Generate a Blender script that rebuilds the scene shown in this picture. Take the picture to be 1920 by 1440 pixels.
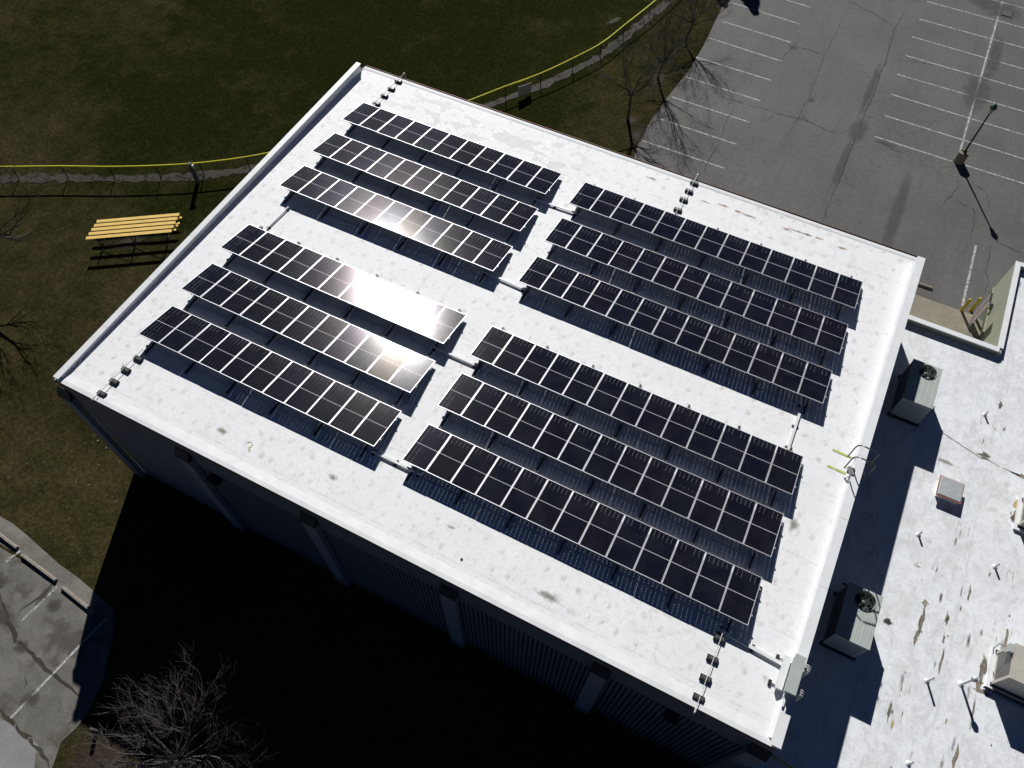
import bpy, bmesh, math, random
from mathutils import Vector, Matrix
R = math.radians
for o in list(bpy.data.objects):
    bpy.data.objects.remove(o)
scene = bpy.context.scene
COL = scene.collection
SLOPE = 0.013                      # the main roof falls gently towards its far eave

# ------------------------------------------------------------------ camera
cam = bpy.data.cameras.new('camera')
cam.sensor_width = 36.0
cam.lens = 27.237
cam.clip_start = 0.1
cam.clip_end = 2000
cam_o = bpy.data.objects.new('camera', cam)
COL.objects.link(cam_o)
cam_o.matrix_world = Matrix(((0.8922451, -0.3887573, 0.2297095, 21.42274),
                             (0.4514858, 0.7593826, -0.4685068, -11.66153),
                             (0.0076980, 0.5217335, 0.8530738, 27.00860),
                             (0, 0, 0, 1)))
scene.camera = cam_o
# ------------------------------------------------------------------ light
SUN_EL, SUN_AZ = 33.6, -29.2       # azimuth from +Y, negative towards -X
world = bpy.data.worlds.new('World')
scene.world = world
world.use_nodes = True
wn = world.node_tree
wn.nodes.clear()
wo = wn.nodes.new('ShaderNodeOutputWorld')
wb = wn.nodes.new('ShaderNodeBackground')
ws = wn.nodes.new('ShaderNodeTexSky')
ws.sky_type = 'NISHITA'
ws.sun_disc = False
ws.sun_elevation = R(SUN_EL)
ws.sun_rotation = R(SUN_AZ)
ws.air_density = 0.22
ws.dust_density = 0.0
ws.ozone_density = 8.0
wb.inputs[1].default_value = 0.05
wn.links.new(ws.outputs[0], wb.inputs[0])
wn.links.new(wb.outputs[0], wo.inputs[0])
sun = bpy.data.lights.new('sun', 'SUN')
sun.energy = 5.0
sun.angle = R(0.5)
sun.color = (1.0, 0.985, 0.965)
sun_o = bpy.data.objects.new('sun', sun)
COL.objects.link(sun_o)
sd = Vector((math.sin(R(SUN_AZ)) * math.cos(R(SUN_EL)), math.cos(R(SUN_AZ)) * math.cos(R(SUN_EL)), math.sin(R(SUN_EL))))
sun_o.rotation_euler = sd.to_track_quat('Z', 'Y').to_euler()
sun_o.location = (-20, 40, 40)
scene.view_settings.view_transform = 'Standard'
scene.view_settings.look = 'None'
scene.view_settings.gamma = 1.0
scene.view_settings.exposure = 0.12
scene.view_settings.use_curve_mapping = False
scene.cycles.max_bounces = 8
scene.cycles.transparent_max_bounces = 16

# ------------------------------------------------------------------ surveyed plan positions (metres)
D = {
    'fence': [[-22.746, 7.108], [-20.036, 8.561], [-17.373, 9.882], [-14.864, 11.284], [-12.587, 12.727], [-10.321, 14.491], None, [1.294, 27.745], [3.01, 29.643], [4.445, 31.691], [5.621, 33.717], [6.325, 36.125], [7.134, 38.999], [7.695, 41.586]],
    'linesL': [[[15.395, 44.876], [17.218, 44.855]], [[11.992, 42.736], [17.145, 42.522]], [[12.016, 40.293], [17.108, 40.206]], [[11.943, 38.034], [17.17, 37.901]], [[11.831, 35.622], [17.104, 35.623]], [[11.96, 33.346], [17.098, 33.287]], [[11.838, 30.995], [17.092, 30.972]], [[11.555, 28.635], [17.008, 28.642]], [[11.627, 26.258], [17.022, 26.27]]],
    'linesR': [[[24.564, 49.462], [31.353, 49.432]], [[24.542, 47.051], [31.674, 47.069]], [[24.494, 44.744], [32.003, 44.648]], [[24.553, 42.426], [32.3, 42.465]], [[24.478, 40.154], [32.614, 40.155]], [[24.528, 37.892], [32.93, 37.825]], [[24.637, 35.6], [33.239, 35.552]], [[24.534, 33.335], [29.304, 33.29]], [[30.098, 33.317], [33.54, 33.335]]],
    'extra': [[31.793, 26.929], [31.873, 22.07]],
    'cracks': [[[23.293, 48.995], [23.375, 47.105], [23.197, 45.026], [23.344, 42.96], [23.475, 41.284], [23.411, 39.976], [23.475, 38.152], [23.484, 36.361], [23.453, 34.796], [23.473, 33.302], [23.512, 31.323], [23.511, 29.569], [23.539, 28.392], [23.472, 27.193], [23.499, 26.07], [23.508, 24.65]], [[19.577, 45.603], [19.65, 43.065], [19.621, 41.246], [19.545, 39.889], [19.722, 37.643], [19.745, 36.015], [19.883, 35.086], [19.713, 34.211], [19.74, 32.874], [19.712, 31.357]], [[19.484, 47.009], [20.442, 46.535], [21.28, 46.252], [22.268, 45.82], [23.174, 45.129]], [[13.35, 32.598], [14.463, 32.575], [15.695, 32.521], [17.22, 32.627], [18.294, 32.603], [19.662, 32.738], [20.589, 32.745], [21.696, 32.475], [22.641, 32.779], [23.302, 33.307]], [[15.747, 32.547], [15.772, 31.202], [15.744, 30.049], [15.971, 28.686], [15.944, 27.411], [15.918, 26.166], [16.134, 24.907]], [[17.003, 37.921], [17.241, 39.018], [17.455, 40.009], [17.563, 40.958]], [[17.483, 39.912], [18.601, 39.943], [19.545, 39.889]], [[24.618, 32.976], [25.153, 33.07], [25.792, 32.68], [26.454, 32.665], [26.879, 33.242]], [[29.91, 32.273], [29.972, 31.042], [29.857, 30.24], [29.594, 29.697], [29.45, 28.817]], [[29.857, 30.24], [30.588, 29.886], [31.226, 29.733], [31.396, 28.714], [31.427, 27.344]], [[30.069, 32.27], [30.97, 31.891], [31.666, 31.42], [31.928, 30.415], [32.208, 29.92]], [[23.962, 41.536], [24.739, 41.833], [25.515, 42.129], [26.561, 42.246]], [[29.689, 49.216], [29.804, 47.664], [29.837, 45.893], [29.761, 44.12], [29.612, 42.154]], [[32.59, 27.655], [32.602, 26.455], [32.575, 25.351], [32.837, 24.421], [32.786, 23.149]], [[32.59, 27.655], [33.288, 27.699], [33.902, 27.478], [34.46, 27.632]]],
    'cracksB': [[[-3.545, -12.84], [-2.243, -13.642], [-1.327, -14.079], [-0.242, -14.234], [1.019, -14.433], [1.983, -14.501], [2.832, -14.618]], [[0.014, -16.449], [0.928, -16.61], [1.811, -16.754], [2.791, -16.861], [3.675, -17.18]], [[-2.129, -13.19], [-1.911, -12.548], [-1.715, -12.098], [-1.784, -11.534], [-1.927, -11.053]], [[0.055, -14.996], [0.397, -15.186], [0.435, -15.407]]],
    'lotB_edge': [[-16.563, -9.576], [-8.67, -9.997], [-6.413, -10.165], [-5.684, -10.15], [-4.588, -10.285], [-3.378, -10.473], [-2.193, -10.657], [-0.974, -10.744], [0.241, -10.907], [2.018, -11.081], [4.259, -11.24]],
    'lotB_low': [[4.569, -13.308], [3.577, -15.105], [3.518, -15.662], [3.377, -16.274], [3.732, -17.151], [4.409, -18.084]],
    'patchB': [[-1.319, -16.773], [0.458, -16.734], [1.554, -16.703], [2.616, -16.772], [2.834, -17.17], [3.885, -18.35], [1.601, -19.507]],
    'stops': [[[-6.669, -10.765], [-4.375, -10.964]], [[-3.883, -11.118], [-1.655, -11.303]], [[-1.168, -11.412], [0.864, -11.642]]],
    'linesB': [[[-1.417, -11.484], [-1.72, -13.376]], [[1.516, -11.547], [0.851, -16.534]], [[-4.164, -11.003], [-4.356, -11.729]]],
    'lotR_edge': [[11.45, 43.187], [11.678, 39.931], [11.846, 37.425], [11.883, 35.476], [11.887, 33.889], [11.672, 31.93], [11.499, 29.469], [11.449, 27.732], [11.581, 25.602], [11.91, 23.923]],
    'boll': [[31.849, 21.695], [32.329, 22.022]],
    'treesR': [[10.084, 27.685], [10.325, 32.356], [10.608, 36.857]],
    'post': [-12.554, 12.05],
    'stub': [4.376, -15.317],
    'sign': [[2.104, 27.923], [2.699, 28.731]],
    'roof_pipes': [[[-0.495, -5.043], [-0.376, -2.34]], [[-0.142, 18.277], [-0.245, 15.46]], [[16.781, 18.288], [16.73, 15.403]], [[25.08, -5.153], [25.081, -2.451]]],
    'roof_blocks': [[[-0.421, -4.765], [-0.39, -4.089], [-0.36, -3.428], [-0.291, -2.766]], [[-0.137, 17.753], [-0.139, 17.041], [-0.164, 16.377], [-0.192, 15.623]], [[16.817, 17.832], [16.773, 17.186], [16.742, 16.515], [16.725, 15.744]], [[25.055, -4.787], [25.059, -4.11], [25.057, -3.399], [25.049, -2.652]]],
    'trays': [[[10.248, 13.175], [12.533, 13.253]], [[10.215, 8.019], [12.404, 7.941]], [[10.308, 3.377], [12.429, 3.378]], [[10.652, -1.985], [12.883, -1.992]], [[25.044, 7.825], [25.103, 5.531]], [[0.146, 7.25], [0.051, 5.65]], [[24.87, -2.365], [27.459, -2.528]]],
    'green': [[[26.678, 6.362], [27.445, 6.336]], [[26.67, 5.573], [27.428, 5.553]]],
    'mark': [[6.107, -3.857], [6.255, -3.781], [6.378, -3.877], [6.302, -4.047], [6.399, -4.075], [6.401, -4.179]],
    'spots': [[22.725, 17.114], [23.26, 17.127], [24.373, 17.031], [21.753, 16.989], [18.602, 17.073], [19.345, 17.022], [12.195, 9.411], [12.111, 15.354]],
    'lamp': [29.658, 33.456],
    'pipes': [[31.65, 6.49], [33.177, 13.753], [34.742, 6.518], [33.146, 0.708], [33.113, -2.492]],
    'goose': [34.331, 1.18],
    'seamlow': [[[31.646, 11.914], [33.369, 11.411], [33.641, 11.433], [34.456, 11.323], [35.196, 11.354]], [[33.185, 19.085], [33.633, 11.487], [33.614, 5.024], [33.631, 0.461]]]
}

# ------------------------------------------------------------------ helpers
def tag(o, label=None, cat=None, group=None, kind=None):
    if label: o['label'] = label
    if cat: o['category'] = cat
    if group: o['group'] = group
    if kind: o['kind'] = kind
    return o

def empty(name, loc=(0, 0, 0), rot=(0, 0, 0), **k):
    o = bpy.data.objects.new(name, None)
    o.empty_display_size = 0.2
    COL.objects.link(o)
    o.location = loc
    o.rotation_euler = rot
    return tag(o, **k)

class MB:
    """collects simple shapes and links them as one mesh object"""
    def __init__(s): s.v = []; s.f = []; s.smooth = False
    def add(s, vs, fs):
        b = len(s.v); s.v += [tuple(v) for v in vs]; s.f += [tuple(i + b for i in f) for f in fs]; return s
    def box(s, x0, x1, y0, y1, z0, z1):
        return s.add([(x0, y0, z0), (x1, y0, z0), (x1, y1, z0), (x0, y1, z0), (x0, y0, z1), (x1, y0, z1), (x1, y1, z1), (x0, y1, z1)],
                     [(0, 3, 2, 1), (4, 5, 6, 7), (0, 1, 5, 4), (1, 2, 6, 5), (2, 3, 7, 6), (3, 0, 4, 7)])
    def prism(s, poly, z0, z1):
        n = len(poly)
        a = sum(poly[i][0] * poly[(i + 1) % n][1] - poly[(i + 1) % n][0] * poly[i][1] for i in range(n))
        if a < 0: poly = poly[::-1]
        vs = [(p[0], p[1], z0) for p in poly] + [(p[0], p[1], z1) for p in poly]
        fs = [tuple(range(n))[::-1], tuple(range(n, 2 * n))] + [(i, (i + 1) % n, n + (i + 1) % n, n + i) for i in range(n)]
        return s.add(vs, fs)
    def section(s, prof, axis, a0, a1):
        """extrude a closed profile of (p, z) along x or y"""
        n = len(prof)
        mk = (lambda p, a: (a, p[0], p[1])) if axis == 'x' else (lambda p, a: (p[0], a, p[1]))
        vs = [mk(p, a0) for p in prof] + [mk(p, a1) for p in prof]
        fs = [tuple(range(n)), tuple(range(n, 2 * n))[::-1]] + [(i, n + i, n + (i + 1) % n, (i + 1) % n) for i in range(n)]
        return s.add(vs, fs)
    def tube(s, pts, r, n=8, cap=True):
        pts = [Vector(p) for p in pts]
        rs = r if isinstance(r, (list, tuple)) else [r] * len(pts)
        b = len(s.v); up = None
        for i, p in enumerate(pts):
            d = (pts[min(i + 1, len(pts) - 1)] - pts[max(i - 1, 0)]).normalized()
            if up is None:
                up = Vector((0, 0, 1)) if abs(d.z) < .9 else Vector((1, 0, 0))
            a = d.cross(up)
            if a.length < 1e-5: a = d.cross(Vector((0, 1, 0)))
            a.normalize(); c = d.cross(a).normalized(); up = -c if False else up
            for k in range(n):
                t = 2 * math.pi * k / n
                s.v.append(tuple(p + rs[i] * (math.cos(t) * a + math.sin(t) * c)))
        for i in range(len(pts) - 1):
            for k in range(n):
                k2 = (k + 1) % n
                s.f.append((b + i * n + k, b + i * n + k2, b + (i + 1) * n + k2, b + (i + 1) * n + k))
        if cap:
            s.f.append(tuple(b + k for k in range(n))[::-1])
            e = b + (len(pts) - 1) * n
            s.f.append(tuple(e + k for k in range(n)))
        return s
    def lathe(s, prof, n=16, c=(0, 0)):
        b = len(s.v)
        for r_, z in prof:
            for k in range(n):
                t = 2 * math.pi * k / n
                s.v.append((c[0] + r_ * math.cos(t), c[1] + r_ * math.sin(t), z))
        for i in range(len(prof) - 1):
            for k in range(n):
                k2 = (k + 1) % n
                s.f.append((b + i * n + k, b + i * n + k2, b + (i + 1) * n + k2, b + (i + 1) * n + k))
        s.f.append(tuple(b + k for k in range(n))[::-1])
        e = b + (len(prof) - 1) * n
        s.f.append(tuple(e + k for k in range(n)))
        return s
    def mesh(s, name, mat):
        me = bpy.data.meshes.new(name)
        me.from_pydata(s.v, [], s.f)
        me.materials.append(mat)
        if s.smooth:
            for p in me.polygons: p.use_smooth = True
        me.update()
        return me
    def build(s, name, mat, parent=None, bevel=0, fix=True, loc=None, rot=None):
        me = s.mesh(name, mat)
        if fix or bevel:
            bm = bmesh.new(); bm.from_mesh(me)
            if fix: bmesh.ops.recalc_face_normals(bm, faces=bm.faces)
            if bevel:
                es = [e for e in bm.edges if len(e.link_faces) == 2 and e.calc_face_angle(0) > .6]
                bmesh.ops.bevel(bm, geom=es, offset=bevel, segments=2, profile=.5, affect='EDGES')
            bm.to_mesh(me); bm.free()
        o = bpy.data.objects.new(name, me)
        COL.objects.link(o)
        if parent is not None: o.parent = parent
        if loc is not None: o.location = loc
        if rot is not None: o.rotation_euler = rot
        return o

def put(name, me, parent=None, loc=(0, 0, 0), rot=(0, 0, 0)):
    o = bpy.data.objects.new(name, me); COL.objects.link(o)
    o.parent = parent; o.location = loc; o.rotation_euler = rot
    return o

def onroof(x, y, h=0.0):
    """roof-frame plan point -> world, h above the membrane"""
    z = -0.17 + h
    c, s_ = math.cos(SLOPE), math.sin(SLOPE)
    return Vector((x, y * c + z * s_, -y * s_ + z * c))
ROOFROT = (-SLOPE, 0, 0)

def sst(a, b, x):
    t = min(1, max(0, (x - a) / (b - a))); return t * t * (3 - 2 * t)
def hgt(x, y):
    base = -8.3 + 2.0 * sst(-2, 11, x) * sst(6, 14, y)
    dip = -0.75 * sst(-12, -4, x) * sst(5, -4, y)
    lot = 1.2 * min(1, max(0, (-5.3 - y) / 5.7)) * (.35 + .65 * sst(-12, -4, x))
    return base + dip + lot

# ------------------------------------------------------------------ materials
class NT:
    def __init__(s, name):
        s.m = bpy.data.materials.new(name); s.m.use_nodes = True
        s.t = s.m.node_tree; s.t.nodes.clear()
        s.out = s.n('ShaderNodeOutputMaterial')
        s.b = s.n('ShaderNodeBsdfPrincipled')
        s.t.links.new(s.b.outputs[0], s.out.inputs[0])
    def n(s, k, **p):
        x = s.t.nodes.new(k)
        for a, v in p.items(): setattr(x, a, v)
        return x
    def set(s, node, i, v):
        if hasattr(v, 'node'): s.t.links.new(v, node.inputs[i])
        else: node.inputs[i].default_value = v
    def obj(s): return s.n('ShaderNodeTexCoord').outputs['Object']
    def geo(s): return s.n('ShaderNodeNewGeometry').outputs['Position']
    def mapping(s, v, scale=(1, 1, 1), loc=(0, 0, 0), rot=(0, 0, 0)):
        x = s.n('ShaderNodeMapping'); s.set(x, 0, v); x.inputs[1].default_value = loc; x.inputs[2].default_value = rot; x.inputs[3].default_value = scale
        return x.outputs[0]
    def noise(s, v, scale, detail=4, rough=.55, dist=0, out=0):
        x = s.n('ShaderNodeTexNoise'); s.set(x, 'Vector', v)
        x.inputs['Scale'].default_value = scale; x.inputs['Detail'].default_value = detail
        x.inputs['Roughness'].default_value = rough; x.inputs['Distortion'].default_value = dist
        return x.outputs[out]
    def voro(s, v, scale, feature='F1', rnd=1.0, out='Distance'):
        x = s.n('ShaderNodeTexVoronoi', feature=feature); s.set(x, 'Vector', v)
        x.inputs['Scale'].default_value = scale; x.inputs['Randomness'].default_value = rnd
        return x.outputs[out]
    def ramp(s, f, stops, interp='LINEAR'):
        x = s.n('ShaderNodeValToRGB'); s.set(x, 0, f); cr = x.color_ramp; cr.interpolation = interp
        while len(cr.elements) < len(stops): cr.elements.new(.5)
        for e, (p, c) in zip(cr.elements, stops):
            e.position = p; e.color = (c, c, c, 1) if not isinstance(c, (tuple, list)) else (*c, 1)
        return x.outputs[0]
    def mix(s, f, a, b, mode='MIX'):
        x = s.n('ShaderNodeMix', data_type='RGBA', blend_type=mode)
        s.set(x, 0, f)
        for i, v in ((6, a), (7, b)):
            if isinstance(v, (tuple, list)): v = (*v, 1)
            s.set(x, i, v)
        return x.outputs[2]
    def math(s, op, a, b=0.0, c=0.0):
        x = s.n('ShaderNodeMath', operation=op); s.set(x, 0, a); s.set(x, 1, b)
        s.set(x, 2, c)
        return x.outputs[0]
    def sep(s, v):
        x = s.n('ShaderNodeSeparateXYZ'); s.set(x, 0, v); return x.outputs
    def comb(s, x_, y_, z_=0.0):
        x = s.n('ShaderNodeCombineXYZ'); s.set(x, 0, x_); s.set(x, 1, y_); s.set(x, 2, z_); return x.outputs[0]
    def bump(s, h, strength, dist):
        x = s.n('ShaderNodeBump'); s.set(x, 'Height', h); x.inputs['Strength'].default_value = strength; x.inputs['Distance'].default_value = dist
        s.t.links.new(x.outputs[0], s.b.inputs['Normal'])
    def fin(s, col=None, rough=None, metal=None, spec=None):
        if col is not None:
            if isinstance(col, (tuple, list)): col = (*col, 1)
            s.set(s.b, 'Base Color', col)
        if rough is not None: s.set(s.b, 'Roughness', rough)
        if metal is not None: s.set(s.b, 'Metallic', metal)
        if spec is not None: s.set(s.b, 'Specular IOR Level', spec)
        return s.m

def simple(name, col, rough=.6, metal=0, var=.20, scale=3.0, spec=.4, fine=0):
    t = NT(name); p = t.geo()
    n = t.noise(p, scale, 5, .6)
    k = t.ramp(n, [(.3, 1 - var), (.7, 1 + var * .5)])
    c = t.mix(1.0, col, k, 'MULTIPLY')
    if fine:
        n2 = t.noise(p, scale * 12, 3, .7)
        c = t.mix(1.0, c, t.ramp(n2, [(.3, 1 - fine), (.7, 1 + fine)]), 'MULTIPLY')
    return t.fin(c, rough, metal, spec)

def mat_membrane(name, base, grime, lowroof=False):
    t = NT(name); p = t.geo()
    big = t.noise(p, .35, 5, .6)
    c = t.mix(t.ramp(big, [(.35, 0.0), (.75, .5)]), base, tuple(x * .90 for x in base))
    # smeared dirt: thin scratches and blots
    sm = t.noise(t.mapping(p, (1, 1, .1), rot=(0, 0, .5)), 2.6, 9, .78, .6)
    msk = t.noise(p, .28, 4, .6)
    dirt = t.math('MULTIPLY', t.ramp(sm, [(.50, 0.0), (.66, 1.0)]), t.ramp(msk, [(.34, .15), (.66, 1.0)]))
    c = t.mix(t.math('MULTIPLY', dirt, grime), c, (.42, .41, .37))
    # short scuffs
    sc = t.noise(t.mapping(p, (1, 1, .1)), 9.0, 6, .8, 1.5)
    c = t.mix(t.math('MULTIPLY', t.ramp(sc, [(.54, 0.0), (.66, 1.0)]), grime * 1.0), c, (.30, .30, .27))
    sp = t.noise(p, 5.0, 8, .85, .4)
    c = t.mix(t.math('MULTIPLY', t.ramp(sp, [(.58, 0.0), (.72, 1.0)]), grime * .8), c, (.38, .38, .35))
    # fastener plates telegraphing through the sheet
    warp = t.noise(p, .9, 2, .5, 0, 1)
    v = t.n('ShaderNodeVectorMath', operation='SCALE'); t.set(v, 0, warp); v.inputs['Scale'].default_value = .35
    v2 = t.n('ShaderNodeVectorMath', operation='ADD'); t.set(v2, 0, t.mapping(p, (1.6, 1.25, 0))); t.set(v2, 1, v.outputs[0])
    d = t.voro(v2.outputs[0], 1.0, 'F1', .38)
    cellc = t.n('ShaderNodeTexVoronoi'); t.set(cellc, 'Vector', v2.outputs[0]); cellc.inputs['Randomness'].default_value = .38
    keep = t.ramp(t.sep(cellc.outputs['Color'])[0], [(.15, 0.1), (.8, 1.0)])
    ring = t.ramp(d, [(.0, .35), (.05, .5), (.085, 1.0), (.24, 0.0)])
    rng = t.math('MULTIPLY', t.math('MULTIPLY', ring, keep), .50 if not lowroof else .15)
    c = t.mix(rng, c, (.36, .35, .31))
    # lap seams every ~2.9 m
    sx = t.sep(p)
    wob = t.math('MULTIPLY', t.math('SUBTRACT', t.noise(p, .6, 3, .6), .5), .12)
    yy = t.math('ADD', sx[1 if not lowroof else 0], wob)
    fr = t.math('ABSOLUTE', t.math('SUBTRACT', t.math('FRACT', t.math('DIVIDE', yy, 2.93)), .5))
    seam = t.ramp(fr, [(.0, 1.0), (.008, 0.6), (.02, 0.0)])
    c = t.mix(t.math('MULTIPLY', seam, t.math('MULTIPLY', .32, t.ramp(t.noise(p, 1.3, 4, .7), [(.38, 0.0), (.6, 1.0)]))), c, (.38, .37, .34))
    if lowroof:
        # worn coating: dark runs drawn out along y, rust-brown flecks
        st = t.noise(t.mapping(p, (5.5, .7, 1)), 1.0, 7, .7, .3)
        m2 = t.noise(t.mapping(p, (1.2, .35, 1), loc=(3, 1, 0)), .8, 3, .6)
        runs = t.math('MULTIPLY', t.ramp(st, [(.585, 0.0), (.66, 1.0)]), t.ramp(m2, [(.50, 0.0), (.62, 1.0)]))
        c = t.mix(t.math('MULTIPLY', runs, .85), c, (.20, .17, .12))
        dk = t.noise(t.mapping(p, (1.4, .8, 1), loc=(2, 5, 0)), 1.1, 9, .74, .7)
        c = t.mix(t.ramp(dk, [(.47, 0.0), (.70, .6)]), c, (.42, .43, .42))
        fl = t.noise(t.mapping(p, (2, 1.2, 1)), 2.6, 8, .75, .8)
        c = t.mix(t.ramp(fl, [(.64, 0.0), (.70, .85)]), c, (.16, .14, .11))
        c = t.mix(t.ramp(t.noise(p, .9, 6, .65), [(.5, 0.0), (.75, .45)]), c, (.55, .555, .55))
    else:
        # dried puddles close to the far eave, with pale tide lines
        pn = t.noise(t.mapping(p, (1, 1.5, .1)), .75, 4, .55, .4)
        zone = t.math('MULTIPLY', t.math('MULTIPLY', t.ramp(t.math('DIVIDE', sx[1], 20.0), [(.70, 0.0), (.76, 1.0), (.86, 1.0), (.885, 0.0)]),
                      t.ramp(t.math('DIVIDE', sx[0], 20.0), [(.0, .25), (.1, 1.0), (.5, 1.0), (.62, 0.0)])), 1.0)
        pud = t.math('MULTIPLY', t.ramp(pn, [(.50, 0.0), (.52, 1.0)]), zone)
        rim = t.math('MULTIPLY', t.ramp(pn, [(.475, 0.0), (.495, 1.0), (.52, 0.0)]), zone)
        c = t.mix(t.math('MULTIPLY', pud, .5), c, (.50, .50, .48))
        c = t.mix(t.math('MULTIPLY', rim, .8), c, (.93, .93, .92))
        c = t.mix(t.math('MULTIPLY', zone, .15), c, (.55, .56, .57))
    h = t.math('ADD', t.math('MULTIPLY', t.ramp(d, [(.0, 1.0), (.08, .9), (.13, 0.0)]), .5), t.math('ADD', t.math('MULTIPLY', t.noise(p, 1.1, 5, .6), .8), t.math('MULTIPLY', t.noise(p, 14, 3, .6), .10)))
    t.bump(h, .22, .03)
    return t.fin(c, .62, 0, .35)

def mat_grass():
    t = NT('lawn_grass'); p = t.geo(); s = t.sep(p)
    green = (.0145, .0178, .0045); brown = (.070, .053, .026)
    # the playing field beyond the fence is greener; the verge by the building is dormant and brown
    big = t.noise(p, .10, 4, .6); mid = t.noise(p, .55, 5, .65)
    westness = t.ramp(t.math('DIVIDE', t.math('ADD', s[0], 40.0), 60.0), [(.0, .48), (.28, .20), (.5, .05), (.72, .08), (.80, .40)])
    south = t.ramp(t.math('DIVIDE', t.math('ADD', s[1], 20.0), 60.0), [(.10, .46), (.34, .46), (.46, .26), (.55, .05), (.8, .0)])
    k = t.math('ADD', t.math('ADD', westness, south), t.math('MULTIPLY', t.math('SUBTRACT', big, .5), .9))
    k = t.math('ADD', k, t.math('MULTIPLY', t.math('SUBTRACT', mid, .5), 1.0))
    c = t.mix(t.ramp(k, [(.15, 0.0), (.95, 1.0)]), green, brown)
    gb = t.noise(p, .3, 3, .6)
    c = t.mix(t.ramp(gb, [(.45, 0.0), (.8, .5)]), c, (.020, .023, .007))
    f1 = t.noise(t.mapping(p, (1, 1, 1), rot=(0, 0, .4)), 4.5, 7, .85)
    f2 = t.noise(p, 16.0, 4, .85)
    c = t.mix(1.0, c, t.ramp(f1, [(.28, .30), (.5, .95), (.72, 2.1)]), 'MULTIPLY')
    c = t.mix(1.0, c, t.ramp(f2, [(.3, .35), (.7, 1.7)]), 'MULTIPLY')
    fleck = t.voro(p, 2.2, 'F1', 1.0)
    c = t.mix(t.ramp(fleck, [(.03, .8), (.05, 0.0)]), c, (.26, .22, .15))
    t.bump(t.math('ADD', f1, f2), .8, .05)
    return t.fin(c, 1.0, 0, 0)

def mat_asphalt(name, base, rough_patch=0.0, warm=0):
    t = NT(name); p = t.geo()
    c = t.mix(t.ramp(t.noise(p, .22, 5, .6), [(.3, 0.0), (.72, 1.0)]), tuple(x * .86 for x in base), tuple(x * 1.13 for x in base))
    st = t.noise(t.mapping(p, (1.2, .16, 1)), 1.0, 5, .65)       # tyre-darkened lanes along y
    c = t.mix(t.ramp(st, [(.48, 0.0), (.75, .34)]), c, tuple(x * .55 for x in base))
    c = t.mix(1.0, c, t.ramp(t.noise(p, 11, 5, .85), [(.3, .74), (.7, 1.26)]), 'MULTIPLY')
    c = t.mix(1.0, c, t.ramp(t.noise(p, 3.2, 6, .7), [(.3, .90), (.7, 1.09)]), 'MULTIPLY')
    w = t.noise(p, 1.4, 4, .6, 0, 1)
    v = t.n('ShaderNodeVectorMath', operation='SCALE'); t.set(v, 0, w); v.inputs['Scale'].default_value = .9
    v2 = t.n('ShaderNodeVectorMath', operation='ADD'); t.set(v2, 0, p); t.set(v2, 1, v.outputs[0])
    e = t.voro(v2.outputs[0], .62, 'DISTANCE_TO_EDGE')
    am = t.ramp(t.noise(t.mapping(p, (1, .4, 1), loc=(5, 2, 0)), .16, 3, .5), [(.54, 0.0), (.66, 1.0)])
    c = t.mix(t.math('MULTIPLY', t.math('MULTIPLY', t.ramp(e, [(.0, 1.0), (.022, 0.0)]), am), .55), c, tuple(x * .3 for x in base))
    e2 = t.voro(v2.outputs[0], 2.4, 'DISTANCE_TO_EDGE')
    am2 = t.ramp(t.noise(p, .3, 3, .5), [(.62, 0.0), (.70, 1.0)])
    c = t.mix(t.math('MULTIPLY', t.math('MULTIPLY', t.ramp(e2, [(.0, 1.0), (.05, 0.0)]), am2), .45), c, tuple(x * .35 for x in base))
    if rough_patch:
        b = t.noise(p, .75, 6, .62, .3)
        c = t.mix(t.ramp(b, [(.50, 0.0), (.60, rough_patch)]), c, tuple(x * 1.45 for x in base))
        b2 = t.noise(t.mapping(p, loc=(7, 3, 0)), .55, 6, .6, .2)
        c = t.mix(t.ramp(b2, [(.56, 0.0), (.64, .6)]), c, (.050, .042, .032))
    t.bump(t.noise(p, 30, 4, .8), .5, .01)
    return t.fin(c, .85, 0, .25)

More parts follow.
